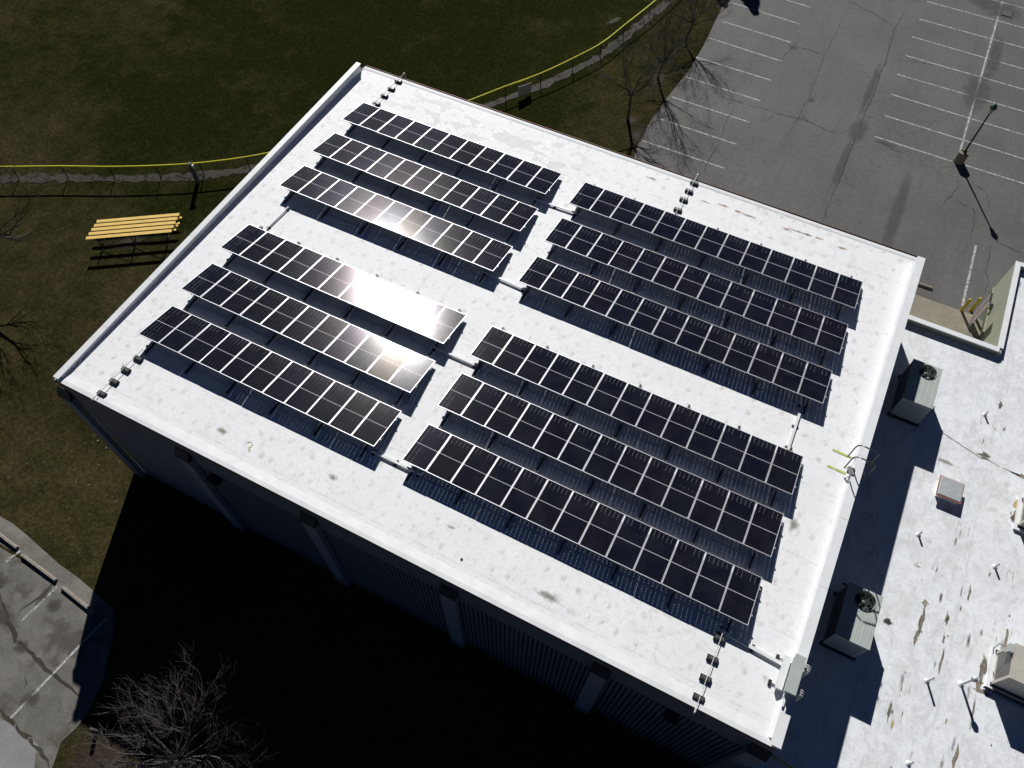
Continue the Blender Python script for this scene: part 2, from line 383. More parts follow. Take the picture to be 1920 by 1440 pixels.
def mat_cell():
    """dark half-cut cells between two glass sheets; the gaps between the cells let light through"""
    t = NT('solar_cells'); p = t.obj(); s = t.sep(p)
    PW, PH = .1655, .0815
    ax = t.math('ABSOLUTE', t.math('SUBTRACT', t.math('FRACT', t.math('ADD', t.math('DIVIDE', s[0], PW), .5)), .5))
    half = t.math('SUBTRACT', t.math('ABSOLUTE', t.math('ADD', s[1], 1.0)), .012)      # distance from the middle ribbon
    ay = t.math('ABSOLUTE', t.math('SUBTRACT', t.math('FRACT', t.math('ADD', t.math('DIVIDE', half, PH), .5)), .5))
    mx = t.math('MULTIPLY', ax, PW); my = t.math('MULTIPLY', ay, PH)
    line = t.math('MAXIMUM', t.math('LESS_THAN', mx, .0016), t.math('LESS_THAN', my, .0011))
    dia = t.math('LESS_THAN', t.math('ADD', mx, my), .0125)
    gap = t.math('MAXIMUM', t.math('MULTIPLY', line, .22), dia)
    # outside the cell field the rim of the sheet is clear too; the ribbon across the middle is white
    rib = t.math('LESS_THAN', t.math('ABSOLUTE', t.math('ADD', s[1], 1.0)), .0085)
    gap = t.math('MULTIPLY', gap, t.math('SUBTRACT', 1.0, rib))
    oi = t.n('ShaderNodeObjectInfo').outputs['Random']
    tint = t.ramp(oi, [(.0, (.006, .0065, .011)), (.45, (.0045, .0055, .011)), (.7, (.006, .006, .010)), (1.0, (.0045, .006, .013))])
    bus = t.math('LESS_THAN', t.math('ABSOLUTE', t.math('SUBTRACT', t.math('FRACT', t.math('DIVIDE', s[0], PW / 9)), .5)), .028)
    col = t.mix(t.math('MULTIPLY', bus, .06), tint, (.16, .16, .17))
    col = t.mix(rib, col, (.62, .62, .66))
    du = t.noise(t.geo(), 1.1, 4, .6)
    col = t.mix(t.math('MULTIPLY', t.ramp(du, [(.4, 0.0), (.75, 1.0)]), .022), col, (.35, .34, .33))
    t.fin(col, .16, 0, .5)
    t.set(t.b, 'Roughness', t.mix(t.noise(p, 2.5, 3, .6), (.088, .088, .088), (.100, .100, .100)))
    spt = t.ramp(oi, [(.0, (1.0, .86, .72)), (.3, (.92, .92, 1.0)), (.6, (1.0, .80, .82)), (.8, (.86, .80, 1.0)), (1.0, (.95, .90, .82))])
    t.set(t.b, 'Specular Tint', spt)
    t.set(t.b, 'Coat Weight', .0); t.set(t.b, 'Coat Roughness', .17)
    ct = t.ramp(oi, [(.0, (1.0, .80, .62)), (.4, (.80, .82, 1.0)), (.7, (1.0, .76, .84)), (1.0, (.70, .82, 1.0))])
    tr = t.n('ShaderNodeBsdfTransparent'); tr.inputs[0].default_value = (.93, .95, .95, 1)
    mx_ = t.n('ShaderNodeMixShader'); t.set(mx_, 0, gap)
    t.t.links.new(t.b.outputs[0], mx_.inputs[1]); t.t.links.new(tr.outputs[0], mx_.inputs[2])
    t.t.links.new(mx_.outputs[0], t.out.inputs[0])
    return t.m

def mat_paint(name, col, wear=.5, scale=9):
    t = NT(name); p = t.geo()
    n = t.noise(p, scale, 6, .75)
    tr = t.n('ShaderNodeBsdfTransparent'); m = t.n('ShaderNodeMixShader')
    t.set(m, 0, t.ramp(n, [(.22 + wear * .22, 1.0), (.34 + wear * .22, 0.0)]))
    t.t.links.new(t.b.outputs[0], m.inputs[1]); t.t.links.new(tr.outputs[0], m.inputs[2]); t.t.links.new(m.outputs[0], t.out.inputs[0])
    c = t.mix(1.0, col, t.ramp(t.noise(p, 3, 4, .7), [(.3, .72), (.7, 1.05)]), 'MULTIPLY')
    return t.fin(c, .8, 0, .2)

def mat_blot(name, col, lo=.40, hi=.55, scale=6):
    """a stain: soft ragged edge by noise, colour constant"""
    t = NT(name); p = t.geo()
    ob = t.obj(); d = t.n('ShaderNodeVectorMath', operation='LENGTH'); t.set(d, 0, t.mapping(ob, (1, 1, 0)))
    f = t.math('ADD', t.math('SUBTRACT', 1.0, d.outputs[1]), t.math('MULTIPLY', t.math('SUBTRACT', t.noise(p, scale, 5, .7), .5), 1.3))
    tr = t.n('ShaderNodeBsdfTransparent'); m = t.n('ShaderNodeMixShader')
    t.set(m, 0, t.ramp(f, [(lo, 0.0), (hi, .85)]))
    t.t.links.new(tr.outputs[0], m.inputs[1]); t.t.links.new(t.b.outputs[0], m.inputs[2]); t.t.links.new(m.outputs[0], t.out.inputs[0])
    return t.fin(col, .8, 0, .2)

M = {}
M['membrane'] = mat_membrane('white_roof_membrane', (.83, .835, .84), .48)
M['lowmembrane'] = mat_membrane('worn_roof_membrane', (.80, .825, .85), .62, True)
M['grass'] = mat_grass()
M['asphalt'] = mat_asphalt('asphalt', (.118, .116, .112))
M['asphalt_old'] = mat_asphalt('old_asphalt', (.135, .128, .112), .55)
M['concrete'] = simple('walkway_concrete', (.26, .235, .185), .9, 0, .2, 1.5, .2, .12)
M['patchc'] = simple('pale_concrete', (.24, .245, .235), .9, 0, .15, 1.2, .2, .10)
M['stopc'] = simple('wheel_stop_concrete', (.27, .24, .205), .9, 0, .3, 6, .2, .2)
M['cells'] = mat_cell()
M['alu'] = simple('aluminium_frame', (.66, .66, .68), .4, .3, .06, 3)
M['galv'] = simple('galvanised_rail', (.30, .31, .32), .45, .6, .15, 4)
M['railshade'] = simple('shade_tinted_rail', (.03, .031, .033), .4, .3, .1, 4)  # aluminium base rails, with the shade under the arrays put into the colour
M['white_metal'] = simple('white_coated_metal', (.74, .75, .755), .45, 0, .06, 2)
M['parapet'] = simple('white_parapet', (.74, .75, .755), .6, 0, .10, 1.5, .3, .03)
M['wall'] = simple('precast_wall', (.23, .215, .19), .85, 0, .12, .8, .2, .05)
M['rib'] = simple('ribbed_wall', (.12, .112, .10), .8, 0, .15, 1.0, .2)
M['ribface'] = simple('rib_face', (.20, .187, .165), .85, 0, .15, 1.0, .2)
M['dark'] = simple('dark_bronze_flashing', (.02, .021, .024), .5, 0, .1, 3)
M['pilaster'] = simple('pilaster_concrete', (.31, .29, .255), .85, 0, .12, 1.2, .2)
M['rubber'] = simple('black_rubber', (.018, .018, .018), .75, 0, .2, 12)
M['pipe'] = simple('painted_pipe', (.62, .62, .60), .5, 0, .1, 5)
M['unit'] = simple('unit_casing', (.40, .44, .41), .5, 0, .10, 2, .4, .04)
M['beige'] = simple('beige_casing', (.47, .44, .38), .5, 0, .12, 3, .4, .06)
M['black'] = simple('black_paint', (.012, .012, .013), .45, 0, .1, 5)
M['fan'] = simple('fan_blade', (.10, .11, .115), .4, .3, .2, 5)
M['coil'] = simple('coil_fins', (.16, .16, .15), .5, .4, .25, 14)
M['yellowcap'] = simple('yellow_fence_cap', (.78, .74, .04), .5, 0, .05, 2)
M['fence'] = simple('dark_fence_steel', (.028, .028, .028), .5, .4, .2, 6)
M['gravel'] = mat_paint('gravel', (.045, .036, .028), .62, 2.0)
M['stones'] = simple('pale_stones', (.30, .27, .255), .9, 0, .45, 5)
M['yplank'] = simple('yellow_plank', (.74, .50, .13), .6, 0, .14, 2.2, .3, .05)
M['bollard'] = simple('yellow_bollard_paint', (.52, .38, .02), .5, 0, .18, 7)
M['bark'] = simple('tree_bark', (.095, .080, .070), .9, 0, .3, 7)
M['barkpale'] = simple('pale_bark', (.062, .053, .050), .9, 0, .3, 7)
M['needles'] = simple('evergreen_needles', (.030, .045, .018), .9, 0, .4, 4)
M['green_metal'] = simple('green_lamp_top', (.045, .10, .06), .35, .3, .15, 9)
M['lampglass'] = simple('lamp_glass', (.42, .40, .24), .25, 0, .1, 8)
M['post_wood'] = simple('weathered_wood', (.13, .12, .115), .9, 0, .3, 9)
M['annexwall'] = simple('annex_wall_paint', (.30, .31, .235), .8, 0, .06, 1.0, .2, .03)
M['split'] = simple('split_face_block', (.135, .14, .085), .9, 0, .3, 9, .2, .35)
M['door'] = simple('door_leaf', (.23, .17, .155), .6, 0, .12, 3)
M['hatch'] = simple('hatch_cover', (.44, .46, .47), .5, .2, .14, 4)
M['rust'] = simple('rusty_rim', (.32, .115, .075), .8, 0, .35, 9)
M['signwhite'] = simple('sign_face', (.55, .52, .50), .6, 0, .12, 9)
M['signred'] = simple('sign_print', (.42, .20, .20), .6, 0, .2, 14)
M['linepaint'] = mat_paint('white_line_paint', (.50, .50, .49), .78)
M['oldline'] = mat_paint('worn_line_paint', (.46, .46, .44), .9, 6)
M['lime'] = mat_paint('lime_line_paint', (.52, .60, .17), .45, 5)
M['band'] = mat_paint('dirt_filled_crack', (.055, .046, .035), .62, 4)
M['limefaint'] = mat_paint('faint_lime_spray', (.62, .66, .32), .85, 5)
M['crack'] = mat_paint('crack_filler', (.022, .021, .020), .7, 5)
M['rails'] = simple('ladder_rail', (.085, .09, .08), .45, .5, .1, 8)
M['blot_rust'] = mat_blot('rust_stain', (.36, .22, .12), .35, 1.3, 5)
M['blot_grey'] = mat_blot('grey_stain', (.27, .26, .22), .35, 1.3, 5)
M['blot_oil'] = mat_blot('oil_stain', (.070, .060, .048), .25, 1.1, 2.2)
M['blot_bare'] = mat_blot('bare_earth', (.050, .040, .024), .30, 1.2, 3)
M['blot_soft'] = mat_blot('soft_dark_stain', (.094, .092, .089), .15, 1.9, 1.6)
M['blot_leaf'] = mat_blot('dead_leaf_litter', (.052, .034, .024), .30, 1.2, 6)
M['blot_dark'] = mat_blot('dark_scuff', (.035, .034, .033), .45, .65, 3)
M['blot_yell'] = mat_blot('yellowed_stain', (.50, .40, .16), .40, .55, 4)
M['peel'] = mat_paint('bare_brown_deck', (.26, .23, .165), .55, 7)
M['peeldark'] = mat_paint('dark_peeled_deck', (.17, .145, .105), .6, 7)
M['copper'] = simple('reddish_gutter', (.10, .035, .025), .5, .3, .2, 6)

# ------------------------------------------------------------------ ground
def sheet(name, poly_or_grid, mat, dz, step=1.0, inside=None, x0=-60, x1=80, y0=-50, y1=120):
    pass

def terrain():
    xs = sorted(set([-900, -500, -250, -140, -95] + [x for x in range(-70, 81, 2)] + [110, 160, 260, 500, 900]))
    xs = sorted(set(xs) | set(x * .75 for x in range(-20, 20)))
    ys = sorted(set([-900, -500, -250, -140, -80] + [y for y in range(-50, 91, 2)] + [120, 160, 260, 500, 900]) | set(y * .75 for y in range(-22, 22)))
    m = MB(); nx = len(xs)
    for y in ys:
        for x in xs: m.v.append((x, y, hgt(x, y) - .02))
    for j in range(len(ys) - 1):
        for i in range(nx - 1):
            a = j * nx + i
            m.f.append((a, a + 1, a + nx + 1, a + nx))
    m.smooth = True
    o = m.build('ground', M['grass'], fix=False)
    return tag(o, kind='structure')
terrain()

def drape_poly(name, poly, mat, dz, parent=None, step=.75):
    """polygon cut into a fine grid and laid on the terrain"""
    bm = bmesh.new()
    vs = [bm.verts.new((p[0], p[1], 0)) for p in poly]
    bm.faces.new(vs)
    x0 = min(p[0] for p in poly); x1 = max(p[0] for p in poly); y0 = min(p[1] for p in poly); y1 = max(p[1] for p in poly)
    def cuts(a, b):
        n = max(1, int((b - a) / step)); return [a + (b - a) * i / n for i in range(1, n)]
    for x in cuts(x0, x1):
        bmesh.ops.bisect_plane(bm, geom=bm.verts[:] + bm.edges[:] + bm.faces[:], plane_co=(x, 0, 0), plane_no=(1, 0, 0))
    for y in cuts(y0, y1):
        bmesh.ops.bisect_plane(bm, geom=bm.verts[:] + bm.edges[:] + bm.faces[:], plane_co=(0, y, 0), plane_no=(0, 1, 0))
    for v in bm.verts: v.co.z = hgt(v.co.x, v.co.y) + dz
    bmesh.ops.recalc_face_normals(bm, faces=bm.faces)
    me = bpy.data.meshes.new(name); bm.to_mesh(me); bm.free()
    if me.polygons and me.polygons[0].normal.z < 0: me.flip_normals()
    me.materials.append(mat)
    o = bpy.data.objects.new(name, me); COL.objects.link(o)
    if parent: o.parent = parent
    return o

def ribbon(name, pts, w, mat, dz, parent=None, jitter=0, seed=0, zf=None, taper=False, sub=.25):
    rnd = random.Random(seed)
    P = []
    for a, b in zip(pts[:-1], pts[1:]):
        a = Vector(a[:2]); b = Vector(b[:2]); n = max(1, int((b - a).length / sub))
        for i in range(n): P.append(a.lerp(b, i / n))
    P.append(Vector(pts[-1][:2]))
    if jitter:
        P = [p + Vector((rnd.uniform(-jitter, jitter), rnd.uniform(-jitter, jitter))) for p in P]
    m = MB(); N = len(P)
    for i, p in enumerate(P):
        d = (P[min(i + 1, N - 1)] - P[max(i - 1, 0)]).normalized(); nrm = Vector((-d.y, d.x))
        ww = w * (rnd.uniform(.5, 1.4) if jitter else 1)
        if taper: ww *= max(.15, 1 - abs(2 * i / (N - 1) - 1) ** 4)
        for sgn in (-1, 1):
            q = p + nrm * ww / 2 * sgn
            z = (zf or hgt)(q.x, q.y) + dz
            m.v.append((q.x, q.y, z))
    for i in range(N - 1):
        m.f.append((2 * i, 2 * i + 1, 2 * i + 3, 2 * i + 2))
    me = m.mesh(name, mat)
    if me.polygons[0].normal.z < 0: me.flip_normals()
    o = bpy.data.objects.new(name, me); COL.objects.link(o)
    if parent: o.parent = parent
    return o

def blot(name, x, y, rx, ry, mat, dz, parent=None, rz=0, zf=None):
    """unit disc, so the stain's soft edge follows its own object space"""
    m = MB(); n = 20
    m.v.append((0, 0, 0))
    zf = zf or hgt
    for k in range(n):
        t = 2 * math.pi * k / n; m.v.append((math.cos(t), math.sin(t), 0))
    for k in range(n): m.f.append((0, 1 + k, 1 + (k + 1) % n))
    o = m.build(name, mat, parent, fix=False)
    e = .05
    gx = (zf(x + e, y) - zf(x - e, y)) / (2 * e); gy = (zf(x, y + e) - zf(x, y - e)) / (2 * e)
    o.location = (x, y, zf(x, y) + dz); o.scale = (rx, ry, 1)
    o.rotation_euler = (math.atan(gy), -math.atan(gx), rz)
    return o

# upper parking lot
edge = D['lotR_edge']
lot = drape_poly('parking_lot', [(11.5, 90), (11.45, 60)] + edge + [(11.95, 18.3), (27.9, 18.3), (27.9, 17.6), (60, 17.6), (60, 90)], M['asphalt'], .004, step=1.5)
tag(lot, kind='structure')
for i, (a, b) in enumerate(D['linesL'] + D['linesR']):
    a = list(a); b = list(b)
    if b[0] > 31: b[0] = 34.6
    ribbon('parking_line', [a, b], .10, M['linepaint'], .009, lot)
for y in (51.9, 54.3, 56.7, 59.1):
    ribbon('parking_line', [(24.5, y), (34.6, y)], .10, M['linepaint'], .009, lot)
for y in (47.3, 49.7, 52.1, 54.5):
    ribbon('parking_line', [(12, y), (17.1, y)], .10, M['linepaint'], .009, lot)
ribbon('parking_line', [(29.48, 52.0), (29.50, 49.5), (29.58, 34.0)], .12, M['linepaint'], .013, lot)
ribbon('parking_line', D['extra'], .13, M['linepaint'], .009, lot)
for i, c in enumerate(D['cracks']):
    ribbon('crack', c, .045 if i == 0 else .027, M['crack'], .016, lot, jitter=.05, seed=i, taper=True)
rnd = random.Random(5)
for i in (0, 3):                       # fine crazing beside the long cracks
    for k in range(26):
        c = rnd.choice(D['cracks'][i]); x, y = c[0] + rnd.uniform(-.1, .1), c[1] + rnd.uniform(-.3, .3)
        a = rnd.uniform(0, 6.3); pts = [(x, y)]
        for q in range(4):
            a += rnd.uniform(-.7, .7); x += math.cos(a) * .25; y += math.sin(a) * .25; pts.append((x, y))
        if k < 13: ribbon('crack', pts, .018, M['crack'], .017, lot, jitter=.03, seed=k, taper=True)
for (x, y, rx, ry) in ((29.6, 50.9, 1.9, 1.6), (28.0, 51.4, 1.0, 1.2), (23.45, 33.4, .7, 1.6), (20.0, 34.9, .35, .4), (17.4, 39.8, .5, .35), (25.3, 33.0, .8, .35), (30.0, 45, .55, 3.6), (29.5, 40.6, 1.1, 2.6), (23.3, 30, .35, 3), (23.2, 38, .3, 4), (27.2, 27, .5, 5)):
    blot('oil_stain', x, y, rx, ry, M['blot_soft'], .020 + (x % 1) * .004, lot)
# drain grate sunk in the lot
g = empty('drain_grate', (30.0, 50.62, -6.3), label='rusty storm drain grate set in the stained dip at the top of the parking lot', cat='drain')
MB().box(-.30, .30, -.30, .30, .024, .030).build('drain_pit', M['black'], g)
f = MB(); f.box(-.36, .36, -.36, -.30, .02, .05).box(-.36, .36, .30, .36, .02, .05).box(-.36, -.30, -.30, .30, .02, .05).box(.30, .36, -.30, .30, .02, .05)
f.build('grate_frame', M['rails'], g)
for k in range(8):
    x = -.27 + k * .077
    MB().box(x - .014, x + .014, -.3, .3, .033, .048).build('grate_bar', M['galv'], g)

# concrete walk at the annex
walk = drape_poly('walkway', [(27.9, 17.7), (27.9, 21.68), (32.45, 21.68), (33.0, 21.5), (33.0, 17.7)], M['concrete'], .10, step=2)
tag(walk, kind='structure')
MB().add([(27.9, 21.68, -6.31), (32.45, 21.68, -6.31), (32.45, 21.70, -6.205), (27.9, 21.70, -6.205)], [(0, 1, 2, 3)]).build('kerb_face', M['concrete'], walk)
for y in (19.7,):
    ribbon('joint', [(27.9, y), (33, y)], .02, M['crack'], .104, walk)

# lower parking lot in front of the lawn
lotB = drape_poly('lower_parking_lot', [(-60, -9.6)] + D['lotB_edge'][:-2] + [(1.5, -11.1), (2.3, -12.0), (3.2, -13.6)] + D['lotB_low'][1:] + [(5.2, -30), (-60, -30)], M['asphalt_old'], .006, step=1.0)
tag(lotB, kind='structure')
pp = drape_poly('concrete_patch', D['patchB'] + [(-12, -19.5), (-12, -16.7)], M['patchc'], .012, lotB)
for a in D['linesB']:
    ribbon('parking_line', a, .11, M['oldline'] if a is D['linesB'][2] or a is D['linesB'][0] else M['linepaint'], .014, lotB)
for i, c in enumerate(D['cracksB']):
    ribbon('crack', c, (.17, .15, .05, .05)[i], M['band'] if i < 2 else M['crack'], .013, lotB, jitter=.06, seed=i + 30, taper=True)
for (x, y, rx, ry) in ((-2.6, -13.6, 1.5, .75), (-.95, -12.2, .5, .5), (-4.2, -12.6, 1.0, .8), (1.0, -15.6, .7, .5), (-1.7, -12.0, .25, .8), (-.9, -14.2, .5, .4)):
    blot('oil_stain', x, y, rx, ry, M['blot_oil'], .020, lotB)
verge = blot('dead_leaf_litter', 5.1, -16.1, 1.8, 2.3, M['blot_leaf'], .02); tag(verge, kind='structure')
for (x, y, rx, ry, mt) in ((4.9, 38.3, .55, 1.6, 'blot_bare'), (11.2, 26.6, 1.0, 1.5, 'blot_leaf'), (10.3, 27.7, .7, .9, 'blot_leaf'), (10.4, 32.2, .7, 1.2, 'blot_leaf'), (-12.9, 6.2, 2.0, .9, 'blot_leaf'), (8, 21.5, 3, 1.3, 'blot_bare')):
    b = blot('bare_ground_patch', x, y, rx, ry, M[mt], .012, rz=(-.35 if rx == .55 else (.6 if rx == 2.0 and ry == .9 else 0))); tag(b, kind='structure')

def wheel_stop(a, b, label, w=.17, h=.14):
    a = Vector(a); b = Vector(b); c = (a + b) / 2; L = (b - a).length
    r = empty('wheel_stop', (c.x, c.y, hgt(c.x, c.y) + .005), (0, 0, math.atan2(b.y - a.y, b.x - a.x)), label=label, cat='wheel stop', group='concrete wheel stops')
    MB().section([(-w / 2, 0), (w / 2, 0), (w / 2 * .8, h * .8), (w / 2 * .55, h), (-w / 2 * .55, h), (-w / 2 * .8, h * .8)], 'x', -L / 2, L / 2).build('stop_block', M['stopc'], r)
    for sx in (-1, 1): MB().lathe([(.016, h - .01), (.016, h + .012)], 8, (sx * L * .36, 0)).build('anchor_pin', M['rust'], r)
wheel_stop(*D['stops'][0], 'concrete wheel stop cut by the left edge of the photo, on the cracked lower lot')
wheel_stop(*D['stops'][1], 'middle concrete wheel stop on the lower lot, between two others along the lawn')
wheel_stop(*D['stops'][2], 'concrete wheel stop whose right end touches the big building shadow')
wheel_stop((27.9, 22.5), (30.16, 22.56), 'dark concrete wheel stop beside the walkway behind the right corner of the big roof', h=.12)

# ------------------------------------------------------------------ gymnasium
X0, X1, Y0, Y1 = -2.6, 27.87, -5.1, 18.0
gym = empty('gymnasium', (12.6, 6.4, -8.4), label='large flat-roofed building with a white membrane roof carrying rows of solar panels', cat='building')
inv = Vector((-12.6, -6.4, 8.4))
def gb(mb, name, mat, kind=None, bevel=0, parent=None):
    mb.v = [tuple(Vector(v) + inv) for v in mb.v] if parent is None else mb.v
    o = mb.build(name, mat, gym if parent is None else parent, bevel=bevel)
    if kind: o['kind'] = kind
    return o
def rz(y, h=0): return onroof(0, y, h).z
# roof deck
m = MB()
nx, ny = 30, 24
for j in range(ny + 1):
    for i in range(nx + 1):
        x = X0 + .2 + (X1 - .25 - X0 - .2) * i / nx; y = -4.85 + (18.03 + 4.85) * j / ny
        m.v.append((x, y, rz(y)))
for j in range(ny):
    for i in range(nx):
        a = j * (nx + 1) + i; m.f.append((a, a + 1, a + nx + 2, a + nx + 1))
roof = gb(m, 'roof_membrane', M['membrane'])
# walls (upper fascia band on every side, ribbed panels below on the near side)
w = MB()
w.box(X0, X1 - .02, Y0, Y0 + .25, -2.0, rz(Y0) - .03)
w.box(X0, X0 + .25, Y0 + .252, Y1 - .05, -9.6, -.45)
w.box(X1 - .27, X1 - .02, Y0 + .252, Y1 - .05, -9.6, -.45)
w.box(X0 + .252, X1 - .272, Y1 - .30, Y1 - .05, -9.6, -.47)
gb(w, 'wall', M['wall'])
pil = [-2.98, 3.25, 9.32, 15.48, 21.55, 27.24]
# recessed ribbed bays
bays = [(pil[i] + .63, pil[i + 1]) for i in range(5)]
bb = MB()
for a, b in bays: bb.box(a, b, Y0 + .12, Y0 + .22, -9.6, -2.03)
gb(bb, 'bay_wall', M['rib'])
rb = MB()
for bi, (a, b) in enumerate(bays):
    if bi == 0: continue
    n = int((b - a) / .19)
    for k in range(n):
        x = a + (k + .5) * (b - a) / n
        rb.box(x - .05, x + .05, Y0 + .01, Y0 + .118, -9.55, -2.06)
gb(rb, 'wall_ribs', M['ribface'], 'stuff')
bb = MB(); bb.box(bays[0][0], bays[0][1], Y0 + .03, Y0 + .118, -9.6, -2.05); gb(bb, 'plain_bay', M['wall'])
for x in pil:
    p = MB().box(x, x + .63, Y0 - .24, Y0 - .003, -9.7, -1.35)
    po = gb(p, 'pilaster', M['pilaster'])
    c = MB().section([(Y0 - .27, -1.345), (Y0 - .004, -1.345), (Y0 - .004, -.85), (Y0 - .03, -.85), (Y0 - .27, -1.28)], 'x', x - .03, x + .66)
    gb(c, 'pilaster_cap', M['dark'])
# low lip along the near edge with metal drip edge
lip = MB().section([(Y0 - .03, rz(Y0) - .10), (Y0 - .03, rz(Y0, .040)), (Y0 + .14, rz(Y0, .042)), (Y0 + .48, rz(Y0 + .48, .004)), (Y0 + .48, rz(Y0) - .10)], 'x', X0 - .02, X1)
gb(lip, 'edge_lip', M['parapet'])
drip = MB().box(X0 - .03, X1 + .0, Y0 - .045, Y0 - .033, rz(Y0) - .16, rz(Y0) - .0)
gb(drip, 'drip_edge', M['rust'])
# left parapet
TOP = .09
lp = MB().box(X0 + .02, X0 + .20, Y0 + .20, 17.55, -.6, TOP - .04)
gb(lp, 'parapet_wall', M['parapet'])
for k in range(8):
    a = Y0 + .02 + k * 2.87; b = min(a + 2.86, 17.62)
    cp = MB().section([(X0 - .05, TOP - .07), (X0 - .05, TOP), (X0 + .22, TOP - .015), (X0 + .22, TOP - .038), (X0 - .04, TOP - .038)], 'y', a, b)
    gb(cp, 'coping', M['white_metal'])
# right parapet with a sloping cant on the roof side
rp = MB().section([(X1 - .62, rz(6) + .01), (X1 - .36, .02), (X1 - .30, TOP - .035), (X1 - .03, TOP - .035), (X1 - .03, -.5), (X1 - .62, -.5)], 'y', Y0 + .2, 17.6)
def slope_cant():
    m = MB(); n = 24
    prof = lambda y: [(X1 - .46, rz(y) + .004), (X1 - .37, rz(y) + .08), (X1 - .31, TOP - .035), (X1 - .03, TOP - .035), (X1 - .03, -.5), (X1 - .46, -.5)]
    y0, y1 = Y0 + .2, 17.55
    for i in range(n + 1):
        y = y0 + (y1 - y0) * i / n
        for q in prof(y): m.v.append((q[0], y, q[1]))
    k = 6
    for i in range(n):
        for j in range(k):
            a = i * k + j; b = i * k + (j + 1) % k; m.f.append((a, b, b + k, a + k))
    m.f.append(tuple(range(k))); m.f.append(tuple(range(n * k, n * k + k))[::-1])
    return m
gb(slope_cant(), 'parapet_wall', M['parapet'])
for k in range(8):
    a = Y0 - .0 + k * 2.87; b = min(a + 2.86, 17.66)
    cp = MB().section([(X1 - .33, TOP - .032), (X1 - .33, TOP - .004), (X1 + .02, TOP), (X1 + .02, TOP - .09), (X1 + .008, TOP - .09), (X1 + .005, TOP - .032)], 'y', a, b)
    gb(cp, 'coping', M['white_metal'])
for xx in ((X0 + .0, X0 + .21), (X1 - .32, X1 - .02)):
    gb(MB().box(xx[0], xx[1], 17.551, 17.566, -.45, TOP - .04), 'parapet_end', M['black'])
# far eave: raised white edge and reddish gutter
ev = MB().section([(17.80, rz(17.8, .004)), (17.90, rz(17.9, .022)), (18.04, rz(18.04, .022)), (18.04, rz(18.04) - .12), (17.80, rz(17.8) - .12)], 'x', X0 + .15, X1 - .05)
gb(ev, 'eave_edge', M['parapet'])
gt = MB().section([(18.05, rz(18) - .17), (18.05, rz(18) - .01), (18.07, rz(18) - .01), (18.07, rz(18) - .15), (18.16, rz(18) - .15), (18.16, rz(18) - .01), (18.18, rz(18) - .01), (18.18, rz(18) - .17)], 'x', X0 + .15, X1 - .05)
gb(gt, 'gutter', M['copper'])
# stains that have a shape of their own
rf = lambda x, y: rz(y) 
for i, (x, y) in enumerate(D['spots']):
    b = blot('rust_stain', x, y, .42, .13, M['blot_rust'] if i < 6 else M['blot_grey'], .008, None, zf=rf)
    b.parent = gym; b.location = b.location + inv
for (x, y, rx, ry) in ((9.9, -3.6, .35, .2), (19.2, -4.0, .8, .25), (14.9, -3.3, .3, .12), (4.9, -3.9, .4, .2), (26.2, 2.6, .3, .5), (14.8, 17.2, .5, .15), (19.9, 17.0, .7, .12), (17.7, 16.9, .5, .10), (22.3, 17.1, 1.3, .10)):
    b = blot('dirt_stain', x, y, rx, ry, M['blot_grey'], .009, None, zf=rf); b.parent = gym; b.location = b.location + inv
for a in D['green']:
    o = ribbon('walkway_mark', a, .10, M['lime'], .012, None, zf=rf); o.parent = gym; o.location = inv
o = ribbon('spray_mark', D['mark'], .055, M['limefaint'], .012, None, zf=rf, sub=.1, jitter=.012, seed=4); o.parent = gym; o.location = inv
ht = MB().lathe([(.05, rz(-4.2) + .012), (.05, rz(-4.2) + .02)], 10, (15.85, -4.2)); gb(ht, 'roof_drain_hole', M['black'])

# wall lights
def wall_light(x, label, z=-2.35):
    r = empty('wall_light', (x, Y0, z), label=label, cat='wall light', group='floodlights under the roof edge')
    MB().section([(-.36, .20), (0.0, .26), (0.0, -.05), (-.10, -.12), (-.36, .10)], 'x', -.24, .24).build('light_housing', M['black'], r)
    MB().add([(-.2, -.35, .085), (.2, -.35, .085), (.2, -.12, -.115), (-.2, -.12, -.115)], [(0, 1, 2, 3)]).build('light_lens', M['white_metal'], r, fix=False)
wall_light(4.75, 'black box floodlight high on the dark wall, near the left corner pilasters')
wall_light(24.7, 'black box floodlight high on the dark ribbed wall, near the bottom right corner')

# ------------------------------------------------------------------ solar arrays
TILT = R(9.78)
PL, PWID, PITCH = 2.0, 1.03, 1.0515
lam = MB().box(.012, PWID - .012, -PL + .012, -.012, .024, .029).mesh('laminate', M['cells'])
fr = MB()
fr.box(0, PWID, -.032, 0, 0, .035).box(0, PWID, -PL, -PL + .032, 0, .035).box(0, .030, -PL + .032, -.032, 0, .035).box(PWID - .030, PWID, -PL + .032, -.032, 0, .035)
# hollow the frame: keep only the lip over the glass edge
fr = MB()
fr.box(0, PWID, -.017, 0, -.002, .036).box(0, PWID, -PL, -PL + .017, -.002, .036).box(0, .018, -PL + .0172, -.0172, -.002, .036).box(PWID - .018, PWID, -PL + .0172, -.0172, -.002, .036)
frame_me = fr.mesh('panel_frame', M['alu'])
